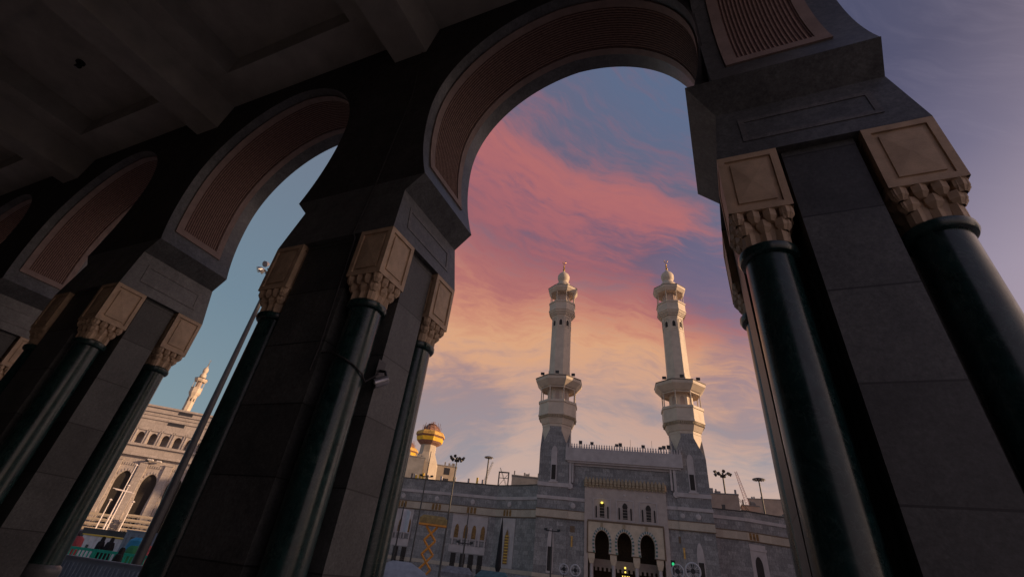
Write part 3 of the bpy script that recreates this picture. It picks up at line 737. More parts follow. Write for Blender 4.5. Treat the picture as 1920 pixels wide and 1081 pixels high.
# three arches
for i, x in enumerate(arch_c):
    xl = 8.35 if i == 0 else x-2.525; xr = 25.2 if i == 2 else x+2.525
    if i == 2: xr = 25.2
    pr = arch_profile(1.45, 8.1, 1.60, 10.3, 12.6, n=12, cx=x)
    s = MB(); arch_wall(s, pr, xl, xr, 14.2, -.25, 1.4); s.build('arch_wall', 'portal_cream', gt)
    po = arch_profile(1.52, 8.1, 1.68, 10.3, 12.72, n=12, cx=x)
    pi_ = arch_profile(2.0, 8.1, 2.16, 10.3, 13.25, n=12, cx=x)
    s1, s2 = MB(), MB()
    for j in range(len(po)-1):
        a_, b_, c_, d_ = po[j], po[j+1], pi_[j+1], pi_[j]
        (s1 if j % 2 else s2).loft([[(p[0], -.32, p[1]) for p in (a_, b_, c_, d_)], [(p[0], -.25, p[1]) for p in (a_, b_, c_, d_)]])
    s1.each('voussoir', 'white_stone', gt); s2.each('voussoir', 'green_stripe', gt)
    s = MB(); s.box(x-.3, x+.3, -.40, -.25, 13.2, 14.1); s.build('keystone', 'gilt_stone', gt)
s = MB(); s.box(8.2, 25.4, -.34, -.2, 14.2, 14.55); s.box(8.1, 8.4, -.34, -.2, 7.9, 14.2); s.box(25.15, 25.45, -.34, -.2, 7.9, 14.2)
s.box(8.4, 9.8, -.33, -.25, 7.9, 8.12); s.box(23.3, 25.15, -.33, -.25, 7.9, 8.12); s.box(13.2, 14.9, -.33, -.25, 7.9, 8.12); s.box(18.2, 19.9, -.33, -.25, 7.9, 8.12)
s.build('border', 'border_brown', gt)
for x in (9.15, 14.02, 19.07, 24.1):
    s = MB(); s.box(x-.72, x+.72, -.22, 1.1, 7.0, 7.9); s.frustum(x-.42, x+.42, .0, .9, 6.0, x-.70, x+.70, -.2, 1.1, 7.0); c_ = s.build('portal_capital', 'portal_cream', gt)
    s = MB(); s.lathe([(-1, .55), (0, .55), (.2, .42), (6.0, .40)], 16, x, .45); s.build('portal_column', 'white_stone', gt, True)
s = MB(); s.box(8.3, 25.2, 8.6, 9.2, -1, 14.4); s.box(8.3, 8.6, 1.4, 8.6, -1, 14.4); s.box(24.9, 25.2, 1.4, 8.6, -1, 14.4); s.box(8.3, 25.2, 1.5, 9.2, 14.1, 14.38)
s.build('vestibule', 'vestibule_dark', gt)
s = MB(); s.box(8.6, 24.9, 5.6, 5.9, 5.6, 7.2)
for i in range(16): s.box(8.8+i, 9.3+i, 5.3, 5.6, 4.9, 5.8)
s.build('inner_balcony', 'portal_stone', gt)
for (x, z, sz, mt) in ((16.6, 5.9, .4, 'lamp_yellow'), (16.6, 5.1, .35, 'lamp_yellow'), (16.0, 4.3, .22, 'lamp_yellow'), (16.5, 4.3, .22, 'lamp_yellow'), (17.0, 4.3, .22, 'lamp_yellow'), (17.4, 4.3, .22, 'lamp_yellow'), (12.1, 2.9, .4, 'lamp_yellow'), (12.1, 2.1, .4, 'lamp_yellow'), (16.6, 2.3, .4, 'lamp_warm')):
    s = MB(); s.lathe([(z-sz*.5, sz*.3), (z-sz*.3, sz*.5), (z+sz*.3, sz*.5), (z+sz*.5, sz*.2)], 10, x, 3.2); s.build('lamp', mt, gt)
s = MB(); s.lathe([(18.0, .1), (18.1, .28), (18.3, .30), (18.45, .1)], 10, 11.6, -.75); s.build('lamp', 'lamp_yellow', gt)
s = MB()
s.box(14.9, 18.3, 4.2, 4.4, -1, 3.6); s.build('green_screen', 'green_stripe', gt)
# lights on the parapet
for i, x in enumerate((5.6, 7.3, 9.6, 16.0, 16.8, 22.0, 26.0, 28.6, 29.4)):
    pass
pb = MB()
for x, h_ in ((6.3, .9), (9.2, .7), (15.4, .5), (16.3, .9), (21.9, .7), (26.0, .4), (26.9, .9), (28.0, 1.2)):
    pb.box(x-.06, x+.06, .2, .3, 30.3, 31.2+h_*.3); pb.box(x-.42, x+.42, .0, .45, 31.2+h_*.3, 31.6+h_*.7)
for x in (18.8, 24.0): pb.box(x-.03, x+.03, .1, .16, 30.3, 33.2)
pb.each('roof_floodlight', 'dark_metal', gt)

# ------------------------------------------------------------------ mosque wings
def facade(name, label, cat, A, B, group=None):
    A, B = Vector((*A, 0)), Vector((*B, 0)); rz = math.atan2(B.y-A.y, B.x-A.x)
    return thing(name, label, cat, tuple(A), rz, group), (B-A).length
def wing_facet(t, L0, L1, depth=12, top=21.6, ox=0, mp='wing_granite', oy=0, trf=None):
    """grey granite wall with pale string course and cream frieze, in the frame of t or of trf"""
    parts = {}
    def bx(key, mt, *a):
        parts.setdefault((key, mt), MB()).box(*a)
    bx('wall', mp, L0, L1, 0, depth, -1, top)
    bx('string_course', 'white_stone', L0, L1, -.18, 0, 18.2, 18.9)
    bx('roof_edge', 'dark_metal', L0, L1, -.22, .6, top, top+.15)
    bx('frieze_band', 'cream_band', L0, L1, -.14, 0, 14.3, 15.9)
    bx('frieze_edge', 'border_brown', L0, L1, -.20, 0, 14.1, 14.297); bx('frieze_edge', 'border_brown', L0, L1, -.20, 0, 15.903, 16.1)
    bx('plinth_band', 'cream_band', L0, L1, -.12, 0, 2.3, 3.1)
    for (k, mt), mb in parts.items(): mb.each(k, mt, t)
def tri_panel(t, x):
    s = MB()
    for q in (-.95, 0, .95): s.box(x+q-.32, x+q+.32, -.19, -.142, 14.4, 15.8)
    s.each('frieze_panel', 'lattice_bronze', t)
def medallion(t, x, z=17.1):
    s = MB(); s.loft([[(x+r*math.cos(R(a_)), y, z+r*math.sin(R(a_))) for a_ in range(0, 360, 20)] for y, r in ((0, .62), (-.14, .6), (-.2, .35))]); s.build('medallion', 'white_stone', t)
def window_group(t, x0, x1, wins):
    s = MB(); s.box(x0, x1, -.12, -.001, 8.3, 13.9); s.box(x0, x1, -.10, -.001, 5.4, 7.0)
    for c_ in wins: s.box(c_-1.0, c_+1.0, -.16, -.12, 13.0, 13.25)
    s.build('window_surround', 'white_stone', t)
    for c_ in wins:
        s = MB(); s.extrude(small_arch(c_, .55, 8.6, 10.4, 11.7), lambda a_, b__, d: (a_, -.12-d, b__), 0, .05); s.build('window', 'lattice_bronze', t)
        s = MB(); s.box(c_-.65, c_+.65, -.12, -.002, 1.3, 5.2); s.build('lower_window', 'opening_dark', t)
        s = MB()
        for q in (-.75, .75): s.box(c_+q-.12, c_+q+.12, -.30, -.13, 7.0, 9.9); s.extrude(small_arch(c_+q, .17, 7.2, 8.0, 8.25), lambda a_, b__, d: (a_, -.30-d, b__), 0, .04)
        s.each('window_post', 'white_stone', t)
lw, L = facade('mosque_wing', 'long grey mosque wing running left from the gate, behind the orange lift', 'building', (-84, 119.5), (-58, 125.5))
wing_facet(lw, -34, L+.2)
for x in (10.1, 20.0, .2, -9.7): tri_panel(lw, x)
for x in (9.8, 20.0, 0): medallion(lw, x)
window_group(lw, 15.2, 24.8, (16.7, 19.2, 21.4, 23.8))
window_group(lw, -5.5, 4.0, (-4.0, -1.5, .9, 3.2))
s = MB(); s.box(15.2, 24.8, -.3, -.001, 13.9, 14.05); s.build('window_head', 'portal_stone', lw)
s = MB()
for x in (2.0, 6.0, 10, 14, 18, 22): s.box(x-.25, x+.25, -.1, .5, 21.75, 22.8)
s.each('parapet_post', 'white_stone', lw)
s = MB()
for i, x in enumerate([2.5, 3.6, 4.5, 5.9, 13.7, 20.4]): s.box(x-.2, x+.25, -.1, .3, 21.75, 22.6+.3*(i % 3))
s.each('roof_floodlight', 'yellow_trim', lw)
mw, L = facade('mosque_bay', 'angled grey bay with a tall bronze lattice window, between left wing and gate', 'building', (-58, 125.5), (-50, 123.5))
wing_facet(mw, 0, L, mp='wing_granite'); tri_panel(mw, 3.9); medallion(mw, 4.2)
s = MB(); s.box(2.0, 6.7, -.10, -.001, 3.2, 13.9); s.box(2.6, 6.1, -.16, -.1, 12.5, 12.8); s.build('window_surround', 'white_stone', mw)
s = MB(); s.extrude(small_arch(4.5, .72, 4.0, 9.6, 11.4), lambda a_, b__, d: (a_, -.1-d, b__), 0, .05); o = s.build('window', 'lattice_bronze', mw)
s = MB()
for i in range(10): s.box(3.9, 5.1, -.2, -.15, 4.3+i*.62, 4.5+i*.62)
s.each('lattice', 'gold', o)
s = MB(); s.extrude([(3.65, 3.9), (3.8, 3.9), (3.8, 9.8), (4.5, 11.55), (5.2, 9.8), (5.2, 3.9), (5.35, 3.9), (5.35, 9.9), (4.5, 11.9), (3.65, 9.9)], lambda a_, b__, d: (a_, -.1-d, b__), 0, .12); s.build('window_frame', 'white_stone', o)
nw, L = facade('mosque_bay', 'plain grey bay with a low block on its roof, joining the left minaret tower', 'building', (-50, 123.5), (-43.9, 121))
wing_facet(nw, 0, L)
r1, L = facade('mosque_bay', 'narrow grey bay set back just right of the right minaret tower', 'building', (-6.5, 134.0), (2, 137))
wing_facet(r1, 0, L, top=20.2)
r2, L = facade('mosque_bay', 'grey bay with a single arched doorway under the crane, right of the gate', 'building', (2, 137), (11.1, 144.8))
wing_facet(r2, 0, L, top=20.4); tri_panel(r2, 1.9)
s = MB(); s.box(.1, 4.6, -.10, -.001, -1, 13.6); s.box(-.1+.2, 4.8, -.22, -.1, 12.3, 12.8); s.build('window_surround', 'white_stone', r2)
s = MB(); s.extrude(small_arch(2.1, 1.0, -1, 9.4, 11.2), lambda a_, b__, d: (a_, -.1-d, b__), 0, .05); s.build('doorway', 'opening_dark', r2)
r3, L = facade('mosque_wing', 'grey mosque wing at far right, partly hidden by the near green column', 'building', (11.1, 144.8), (34, 153.5))
wing_facet(r3, 0, L+20, top=21.0); tri_panel(r3, 1.6); tri_panel(r3, 11.6); medallion(r3, .9)
window_group(r3, -1.6+1.8, 9.5, (1.5, 4.0, 5.6, 8.0))

# ------------------------------------------------------------------ sunlit building at left
LB, L = facade('beige_building', 'sunlit beige arcaded building seen low under the left arch', 'building', (-146.8, 79.3), (-136.4, 89.4))
X0, X1 = -22, 44
s = MB(); s.box(X0, X1, 1.2, 30, -1, 20.7); s.box(X0, X1, 0, 30, 24.4, 30.9); s.box(X0, X1, 3.2, 30, 20.7, 24.4)
s.box(X0, X1, 0, 1.2, 17.9, 20.7)
s.build('wall', 'pale_stone', LB)
s = MB(); s.box(X0, X1, -.35, 0, 29.2, 29.5); s.box(X0, X1, -.5, 0, 30.5, 31.0); s.box(X0, X1, -.3, 0, 27.3, 27.7); s.box(X0, X1, -.6, 0, 20.3, 20.9); s.box(X0, X1, -.45, 0, 17.9, 18.4)
s.box(X0, X1, -.22, 0, 28.3, 28.4)
s.each('cornice', 'pale_stone', LB)
n0 = math.floor((X0-1.6)/3.05)+1
for i in range(-6, 13):
    c_ = 1.35+3.05*i
    pr = arch_profile(.85, 22.0, .95, 22.9, 23.9, z0=20.7, n=8, cx=c_)
    s = MB(); arch_wall(s, pr, c_-1.525, c_+1.525, 24.4, .25, 1.0); s.build('gallery_arch', 'pale_stone', LB)
    s = MB(); fn = lambda a_, b__, d: (c_+a_, .25-d, b__); 
    s.box(c_-1.15, c_+1.15, .05, .25, 24.9, 25.1); s.box(c_-1.35, c_-1.12, .0, .25, 20.9, 24.9); s.box(c_+1.12, c_+1.35, .0, .25, 20.9, 24.9)
    s.each('gallery_pilaster', 'white_stone', LB)
for i in range(-3, 7):
    c_ = 2.6+6.0*i
    pr = arch_profile(1.5, 7.5, 1.75, 11.5, 14.2, z0=-1, n=12, cx=c_)
    s = MB(); arch_wall(s, pr, c_-3.0, c_+3.0, 17.9, .55, 1.19); s.build('arch_wall', 'pale_stone', LB)
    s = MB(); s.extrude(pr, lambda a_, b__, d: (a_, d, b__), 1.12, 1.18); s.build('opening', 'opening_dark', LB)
    s = MB(); s.box(c_-3.0-.9, c_-3.0+.9, 0, .55, -1, 16.5); s.box(c_-3.0-1.0, c_-3.0+1.0, -.15, .55, 16.5, 16.8)
    for j in range(7): s.box(c_-1.9+j*.55, c_-1.6+j*.55, .35, .55, 15.6, 16.2)
    s.build('pilaster', 'pale_stone', LB)
    po = arch_profile(1.62, 7.5, 1.87, 11.5, 14.35, z0=5, n=10, cx=c_); pi_ = arch_profile(2.0, 7.5, 2.25, 11.5, 14.85, z0=5, n=10, cx=c_)
    s = MB()
    for j in range(len(po)-1):
        if j % 2 == 0:
            a_, b_, c2, d_ = po[j], po[j+1], pi_[j+1], pi_[j]; s.loft([[(p[0], .42, p[1]) for p in (a_, b_, c2, d_)], [(p[0], .55, p[1]) for p in (a_, b_, c2, d_)]])
    s.each('voussoir', 'white_stone', LB)
s = MB(); s.box(6.3, 10.5, -.05, .02, 26.4, 27.2); s.box(7.6, 11.2, -.08, -.02, 29.5, 30.3); s.box(5.4, 6.3, .0, .1, 17.0, 17.3); s.each('vent', 'window_dark', LB)
s = MB(); s.box(6.2, 7.4, -1.3, -.1, 17.2, 17.5); s.box(8.4, 9.4, -1.3, -.1, 17.1, 17.4); s.each('floodlight', 'white_cloth', LB)

# ------------------------------------------------------------------ minaret towers under construction
def tower(label, loc, sc, rz):
    t = thing('unfinished_tower', label, 'tower', loc, rz, 'unfinished towers with yellow rings'); t.scale = (sc, sc, sc)
    s = MB(); sq = lambda h, z: [(-h, -h, z), (h, -h, z), (h, h, z), (-h, h, z)]
    s.loft([octo(r, z) for z, r in ((-1, 5.4), (30.5, 5.2), (35.0, 5.1), (39.0, 3.3), (42.2, 3.2))]); s.build('shaft', 'raw_concrete', t)
    s = MB(); s.box(-.4, .4, -5.05, -4.3, 24, 36.0); s.build('stair_slot', 'border_brown', t)
    s = MB(); s.loft([octo(r, z) for z, r in ((41.8, 3.2), (42.6, 4.6), (43.2, 5.2))]); s.build('ring_soffit', 'rust_scaffold', t)
    s = MB(); s.loft([octo(r, z) for z, r in ((43.2, 5.3), (44.6, 5.7))]); s.build('lower_ring', 'yellow_ring', t)
    s = MB(); s.loft([octo(r, z) for z, r in ((44.6, 5.3), (45.3, 5.9))]); s.build('ring_gap', 'rust_scaffold', t)
    s = MB(); s.loft([octo(r, z) for z, r in ((45.3, 6.1), (46.3, 6.0), (46.9, 5.4), (47.2, 4.4))]); s.build('upper_ring', 'orange_ring', t)
    s = MB(); rnd = random.Random(3)
    for i in range(90):
        a_ = rnd.uniform(0, 2*PI); r = rnd.uniform(.2, 4.4); h_ = rnd.uniform(48.4, 51.8) - r*.35
        s.box(r*math.cos(a_)-.07, r*math.cos(a_)+.07, r*math.sin(a_)-.07, r*math.sin(a_)+.07, 47.0, h_)
    for z in (48.6, 49.4, 50.1):
        s.loft([octo(r, zz) for zz, r in ((z, 3.3-(z-48.6)), (z+.12, 3.3-(z-48.6)))])
    s.lathe([(47.0, 3.9), (48.2, 3.4), (49.3, 2.4), (49.9, 1.4)], 12); s.build('scaffolding', 'rust_scaffold', t)
    return t
tower('unfinished concrete tower with yellow ring and scaffolding on top, left of the gate', (-110.2, 166.8, 0), 1, R(24))
tower('second yellow ringed tower, only a sliver visible beside the dark green column', (-152.0, 210.8, 4.2), 1, R(24))

def block(name, label, cat, c, wx, wy, z1, rz, mt, wins=(), extra=None):
    t = thing(name, label, cat, (c[0], c[1], 0), rz); MB().box(-wx/2, wx/2, -wy/2, wy/2, -1, z1).build('wall', mt, t)
    s = MB(); s.box(-wx/2-.15, wx/2+.15, -wy/2-.15, wy/2+.15, z1, z1+.3); s.build('roof', 'grey_concrete', t)
    for (x, z, ww, hh) in wins:
        s = MB(); s.box(x-ww/2, x+ww/2, -wy/2-.04, -wy/2+.02, z-hh/2, z+hh/2); s.build('window', 'window_dark', t)
    s = MB(); rnd = random.Random(int(wx*10+z1))
    for i in range(5): x = rnd.uniform(-wx/2+.5, wx/2-.5); h_ = rnd.uniform(.5, 1.6); q = rnd.uniform(.15, .6); s.box(x-q, x+q, -wy/2+.5, -wy/2+1.3, z1+.3, z1+.3+h_)
    s.each('roof_equipment', 'grey_concrete', t)
    return t
block('concrete_building', 'grey concrete building at the left edge below the second yellow ring', 'building', (-111, 159), 9, 8, 35.2, R(34), 'grey_concrete', [(-2, 30, .6, 3), (1, 28, .6, 3)])
block('beige_house', 'sunlit beige block with one big square window, right of the unfinished tower', 'building', (-109.7, 183), 8.2, 7, 36.9, R(31), 'raw_concrete', [(.2, 35.0, 2.4, 2.6), (.2, 31.5, 2.2, 1.5)])
block('roof_house', 'low grey block on the roof left of the left minaret', 'building', (-63.5, 160), 10.5, 8, 29.6, R(22), 'grey_concrete')
block('tan_house', 'tan building with one small window behind the right lamp mast', 'building', (-2.5, 174), 8.5, 8, 29.2, R(3), 'tan_render', [(-.4, 25.6, 1.0, 1.5)])
block('tan_house', 'long low tan building at far right on the skyline behind the dish lamp', 'building', (16.5, 264), 19, 10, 42.4, R(-3), 'tan_render')
block('roof_house', 'lower tan block below the crane boom, right of the right minaret', 'building', (4.8, 178), 5, 6, 27.0, R(3), 'tan_render')
# unseen tower block, added to keep the near arcade in the shade
hb = block('arcade_shade_block', 'large pale block added outside the picture on the right to shade the arcade', 'building', (212, 104), 20, 136, 82, 0, 'tan_render', [(x, z, 1.6, 1.8) for x in (-6, -2, 2, 6) for z in range(4, 80, 4)])
block('wing_shade_block', 'broad tan block added outside the picture to shade the right mosque wing', 'building', (62, 160), 14, 30, 40, 0, 'tan_render', [(x, z, 1.6, 1.8) for x in (-4, 0, 4) for z in range(4, 38, 4)])  # second unseen block, put in to keep the sun off the right wing

# ------------------------------------------------------------------ lamp masts
def mast(name, label, loc, h_, r0, r1, style, hr, zb=-1.0, grp='tall lamp masts'):
    t = thing(name, label, 'lamp mast', (loc[0], loc[1], zb), 0, grp)
    MB().lathe([(0, r0*1.5), (.6, r0*1.45), (.7, r0), (h_, r1)], 14).build('pole', 'pole_grey', t, True)
    s = MB()
    if style == 'cluster':
        s.lathe([(h_-.5*hr, hr*.30), (h_-.35*hr, hr*.34)], 12)
        for i in range(9):
            a_ = 2*PI*i/9; x, y = math.cos(a_)*hr*.75, math.sin(a_)*hr*.75
            s.tube([(0, 0, h_-.4*hr), (x*.8, y*.8, h_-.1*hr)], .05*hr, 4)
        s.build('head_frame', 'dark_metal', t)
        for i in range(9):
            a_ = 2*PI*i/9; x, y = math.cos(a_)*hr*.78, math.sin(a_)*hr*.78; q = MB(); z = h_+(.12*hr if i % 2 else -.12*hr)
            d = Vector((math.cos(a_), math.sin(a_), -.7)).normalized()
            p = Vector((x, y, z)); q.tube([p-d*.05*hr, p+d*.22*hr], [.13*hr, .21*hr], 8); q.build('floodlight', 'light_metal' if hr < 1.4 else 'dark_metal', t)
    else:
        s.lathe([(h_-.15*hr, hr*.35), (h_, hr), (h_+.15*hr, hr*.95), (h_+.30*hr, hr*.4), (h_+.34*hr, hr*.1)], 16); s.build('lamp_ring', 'dark_metal', t)
        q = MB()
        for i in range(12): a_ = 2*PI*i/12; q.lathe([(h_-.12*hr, .10*hr), (h_+.02*hr, .13*hr)], 6, math.cos(a_)*hr*.8, math.sin(a_)*hr*.8)
        q.build('floodlight', 'light_metal', t)
    return t
mast('light_mast', 'thick grey mast with a floodlight cluster standing close under the left arch', (-31.9, 20.9), 20.9, .28, .13, 'cluster', 1.25)
mast('light_mast', 'thin mast with a round floodlight cluster in front of the left mosque wing', (-52.4, 91.0), 22.1, .20, .12, 'cluster', 1.6)
mast('light_mast', 'distant thin mast with a flat dish lamp, between unfinished tower and left minaret', (-97.5, 197.2), 45.3, .45, .3, 'dish', 2.0)
mast('light_mast', 'mast with a dark floodlight cluster just right of the right minaret', (-1.8, 190), 40.3, .42, .26, 'cluster', 2.9)
mast('light_mast', 'farther mast with a flat dish lamp, rightmost on the skyline', (12.3, 249.7), 49.7, .45, .3, 'dish', 2.7)
# lattice mast beside the dish lamp
def lattice(label, pts, w_, mt, name='crane', cat='crane', extra=None):
    p, q = Vector(pts[0]), Vector(pts[1]); t = thing(name, label, cat, tuple(p)); d = q-p; n_ = 14
    ax = d.normalized(); sx = ax.cross(Vector((0, 1, 0))); sx = sx.normalized() if sx.length > .1 else Vector((1, 0, 0)); sz = ax.cross(sx)
    s = MB(); cs = []
    for a_, b_ in ((-1, -1), (1, -1), (1, 1), (-1, 1)):
        cs.append((sx*a_+sz*b_)*w_/2)
    for c_ in cs: s.tube([tuple(c_), tuple(d+c_*.5)], w_*.06, 4)
    for i in range(n_):
        f0, f1 = i/n_, (i+1)/n_
        for k in range(4):
            a_, b_ = cs[k], cs[(k+1) % 4]; s.tube([tuple(d*f0+a_*(1-.5*f0)), tuple(d*f1+b_*(1-.5*f1))], w_*.04, 3)
    s.build('boom', mt, t); return t
t = lattice('pale lattice tower leaning beside the dish lamp left of the gate', ((-103.9, 206.5, 33), (-99.5, 206, 44.5)), 1.0, 'light_metal', 'lattice_mast', 'mast'); MB().box(-.8, .8, -.8, .8, -34, -.01).build('base', 'grey_concrete', t)
t = lattice('red and white lattice crane boom rising right of the right minaret', ((6.0, 240, 36.5), (3.2, 240, 50.0)), 1.5, 'crane_red'); MB().box(-1.4, 1.4, -1.2, 1.2, -37.5, -.3).build('crane_body', 'grey_concrete', t)
t = lattice('dark crane arm leaning on the roof at right', ((6.5, 172, 21.5), (1.5, 172, 29.0)), .7, 'dark_metal'); MB().box(-1, 1.6, -1, 1, -22.5, .4).build('crane_body', 'grey_concrete', t)
t = lattice('thin crane arm above the roof between left wing and left minaret', ((-80.4, 183.1, 29.0), (-84.2, 181.7, 37.3)), .5, 'pole_grey'); MB().box(-1, 1, -1, 1, -30, -.01).build('crane_body', 'grey_concrete', t)
fr_ = thing('steel_frame', 'open steel portal frame on the roof left of the left minaret', 'frame', (-57.8, 127.6, 21.7), R(15))
s = MB(); s.box(-1.5, -1.2, 0, .3, 0, 3.6); s.box(1.2, 1.5, 0, .3, 0, 3.6); s.box(-1.5, 1.5, 0, .3, 3.6, 3.9); s.each('posts', 'dark_metal', fr_)
s = MB(); s.tube([(-1.3, .15, .2), (1.3, .15, 3.5)], .06, 4); s.box(-1.3, 1.3, .1, .2, 2.2, 2.35); s.build('bracing', 'dark_metal', fr_)

# ------------------------------------------------------------------ middle distance
lift = thing('scissor_lift', 'raised orange scissor lift in front of the left mosque wing', 'scissor lift', (-31.4, 51.3, -1), R(31))
s = MB(); s.box(-1.35, 1.35, -.65, .65, .25, .85); s.build('chassis', 'dark_metal', lift)
for x in (-1.0, 1.0):
    for y in (-.7, .7):
        s = MB(); s.loft([[(x+.3*math.cos(R(a_)), yy, .3+.3*math.sin(R(a_))) for a_ in range(0, 360, 24)] for yy in (y-.1, y+.1)]); s.build('wheel', 'cable', lift)
NS = 4; zs = [.9+i*(5.3/NS) for i in range(NS+1)]
for i in range(NS):
    s = MB()
    for y in (-.45, .45):
        for a_ in (-1, 1): s.tube([(-.62*a_, y, zs[i]), (-.75*a_*.2, y, zs[i]+(zs[i+1]-zs[i])*.36), (.62*a_, y, zs[i+1])], .12, 6)
    for xx in (-.62, .62): s.tube([(xx, -.45, zs[i]), (xx, .45, zs[i])], .06, 6)
    s.build('scissor_arms', 'lift_orange', lift)
s = MB(); s.box(-1.5, 1.6, -.75, .75, 6.25, 6.42); s.build('platform', 'lift_orange', lift)
s = MB(); s.box(-1.5, 1.6, -.72, .72, 6.42, 6.95); s.frustum(-1.5, 1.6, -.7, .7, 6.95, -1.1, 1.2, -.5, .5, 7.25); s.build('load', 'lift_deck', lift)

def street_pole(label, loc, h_, arm, grp='thin street poles in the plaza'):
    t = thing('street_pole', label, 'pole', (loc[0], loc[1], -1), 0, grp)
    MB().lathe([(0, .16), (.5, .16), (.55, .11), (h_*.75, .08), (h_, .05)], 10).build('pole', 'pole_grey', t, True)
    s = MB()
    for z in arm: s.tube([(-.7, -.3, z), (.7, .3, z)], .05, 5); s.box(-.85, -.5, -.4, -.2, z, z+.22); s.box(.5, .85, .2, .4, z, z+.22)
    s.build('cross_arm', 'dark_metal', t); return t
street_pole('tall slim pole with a cross arm left of the orange lift', (-38.2, 58.7), 15.9, (12.6,))
street_pole('short twin-headed lamp pole beside the left minaret tower', (-19.1, 56.9), 7.4, (7.2,))
street_pole('thin pole in front of the window group of the left wing', (-27.9, 53.0), 8.0, (5.0,))
ub = thing('folded_parasol', 'dark folded parasol on a pole in front of the angled bay', 'parasol', (-24.4, 54.8, -1))
MB().lathe([(0, .5), (.12, .5), (.15, .09), (7.9, .06)], 10).build('pole', 'dark_metal', ub)
MB().lathe([(2.6, .12), (3.2, .34), (4.6, .27), (6.2, .2), (7.7, .06)], 9).build('canopy', 'black_cloth', ub)
fl = thing('banner', 'white banner hanging from a pole at the edge of the dark column', 'banner', (-28.6, 41.1, -1))
MB().lathe([(0, .09), (7.2, .05)], 8).build('pole', 'dark_metal', fl)
s = MB(); s.loft([[(.1+.9*f, .12*math.sin(f*5), 6.7-.25*f*f-zz*1.9*(1-.12*f)) for f in [i/8 for i in range(9)]]+[(.1+.9*f, .12*math.sin(f*5)+.02, 6.7-.25*f*f-zz*1.9*(1-.12*f)) for f in [i/8 for i in range(8, -1, -1)]] for zz in (0, .5, 1)]); s.build('cloth', 'white_cloth', fl)
def fan(label, loc, r, h_, rz):
    t = thing('mist_fan', label, 'fan', (loc[0], loc[1], -1), rz, 'round plaza fans')
    s = MB(); s.lathe([(0, .3), (.08, .3), (.1, .05), (h_-r, .05)], 10); s.build('stand', 'pole_grey', t)
    s = MB(); s.tube([(r*math.cos(R(a_)), 0, h_+r*math.sin(R(a_))) for a_ in range(0, 361, 15)], r*.11, 6); s.tube([(r*math.cos(R(a_)), .35, h_+r*math.sin(R(a_))) for a_ in range(0, 361, 15)], r*.09, 6)
    for a_ in range(0, 360, 45): s.tube([(r*math.cos(R(a_)), 0, h_+r*math.sin(R(a_))), (r*math.cos(R(a_)), .35, h_+r*math.sin(R(a_)))], .03, 4); s.tube([(0, -.02, h_), (r*math.cos(R(a_)), -.02, h_+r*math.sin(R(a_)))], .015, 4)
    s.build('cage', 'fan_white', t)
    s = MB(); s.loft([[(.16*math.cos(R(a_)), y, h_+.16*math.sin(R(a_))) for a_ in range(0, 360, 30)] for y in (-.05, .4)])
    for k in range(4):
        a_ = k*PI/2; s.loft([[(r*.15*math.cos(a_), .1, h_+r*.15*math.sin(a_)), (r*.88*math.cos(a_-.25), .1, h_+r*.88*math.sin(a_-.25)), (r*.88*math.cos(a_+.3), .22, h_+r*.88*math.sin(a_+.3))], [(r*.15*math.cos(a_), .12, h_+r*.15*math.sin(a_)), (r*.88*math.cos(a_-.25), .12, h_+r*.88*math.sin(a_-.25)), (r*.88*math.cos(a_+.3), .24, h_+r*.88*math.sin(a_+.3))]])
    s.build('blades', 'dark_metal', t); return t
fan('round white fan with a green light beside it, right of the doorways', (-4.15, 39.8), .40, 3.95, R(0))
fan('largest round white fan, rightmost in front of the gate', (-3.15, 39.9), .48, 4.05, R(5))
fan('small round white fan left of the three doorways', (-14.8, 47.8), .38, 3.55, R(10))
fan('round white fan next to the left doorway column', (-13.8, 48.0), .42, 3.55, R(12))
gs = thing('signal_light', 'small glowing green lamp on a post beside the round fans', 'lamp', (-4.42, 39.8, -1))
MB().lathe([(0, .05), (4.15, .04)], 6).build('post', 'dark_metal', gs); MB().box(-.15, .15, .02, .12, 4.15, 4.57).build('housing', 'dark_metal', gs)
MB().lathe([(4.27, .04), (4.30, .08), (4.40, .08), (4.44, .04)], 10).build('light', 'lamp_green', gs)
tn = thing('marquee_tent', 'blue grey tent roof at the bottom edge beside the dark column', 'tent', (-17.2, 25.6, -1.22), R(33))
s = MB(); s.loft([[(-1.7, -1, 2.0), (1.7, -1, 2.0), (1.7, 1, 2.0), (-1.7, 1, 2.0)], [(-1.3, -.6, 2.4), (1.3, -.6, 2.4), (1.3, .6, 2.4), (-1.3, .6, 2.4)], [(-.5, -.1, 2.75), (.5, -.1, 2.75), (.5, .1, 2.75), (-.5, .1, 2.75)]]); s.build('canopy', 'tent_blue', tn)
s = MB()
for x in (-1.6, 1.6):
    for y in (-.9, .9): s.box(x-.04, x+.04, y-.04, y+.04, 0, 2.0)
s.each('posts', 'light_metal', tn)
s = MB(); s.box(-1.62, 1.62, .88, .92, 0, 1.98); s.build('side_cloth', 'tent_blue', tn)

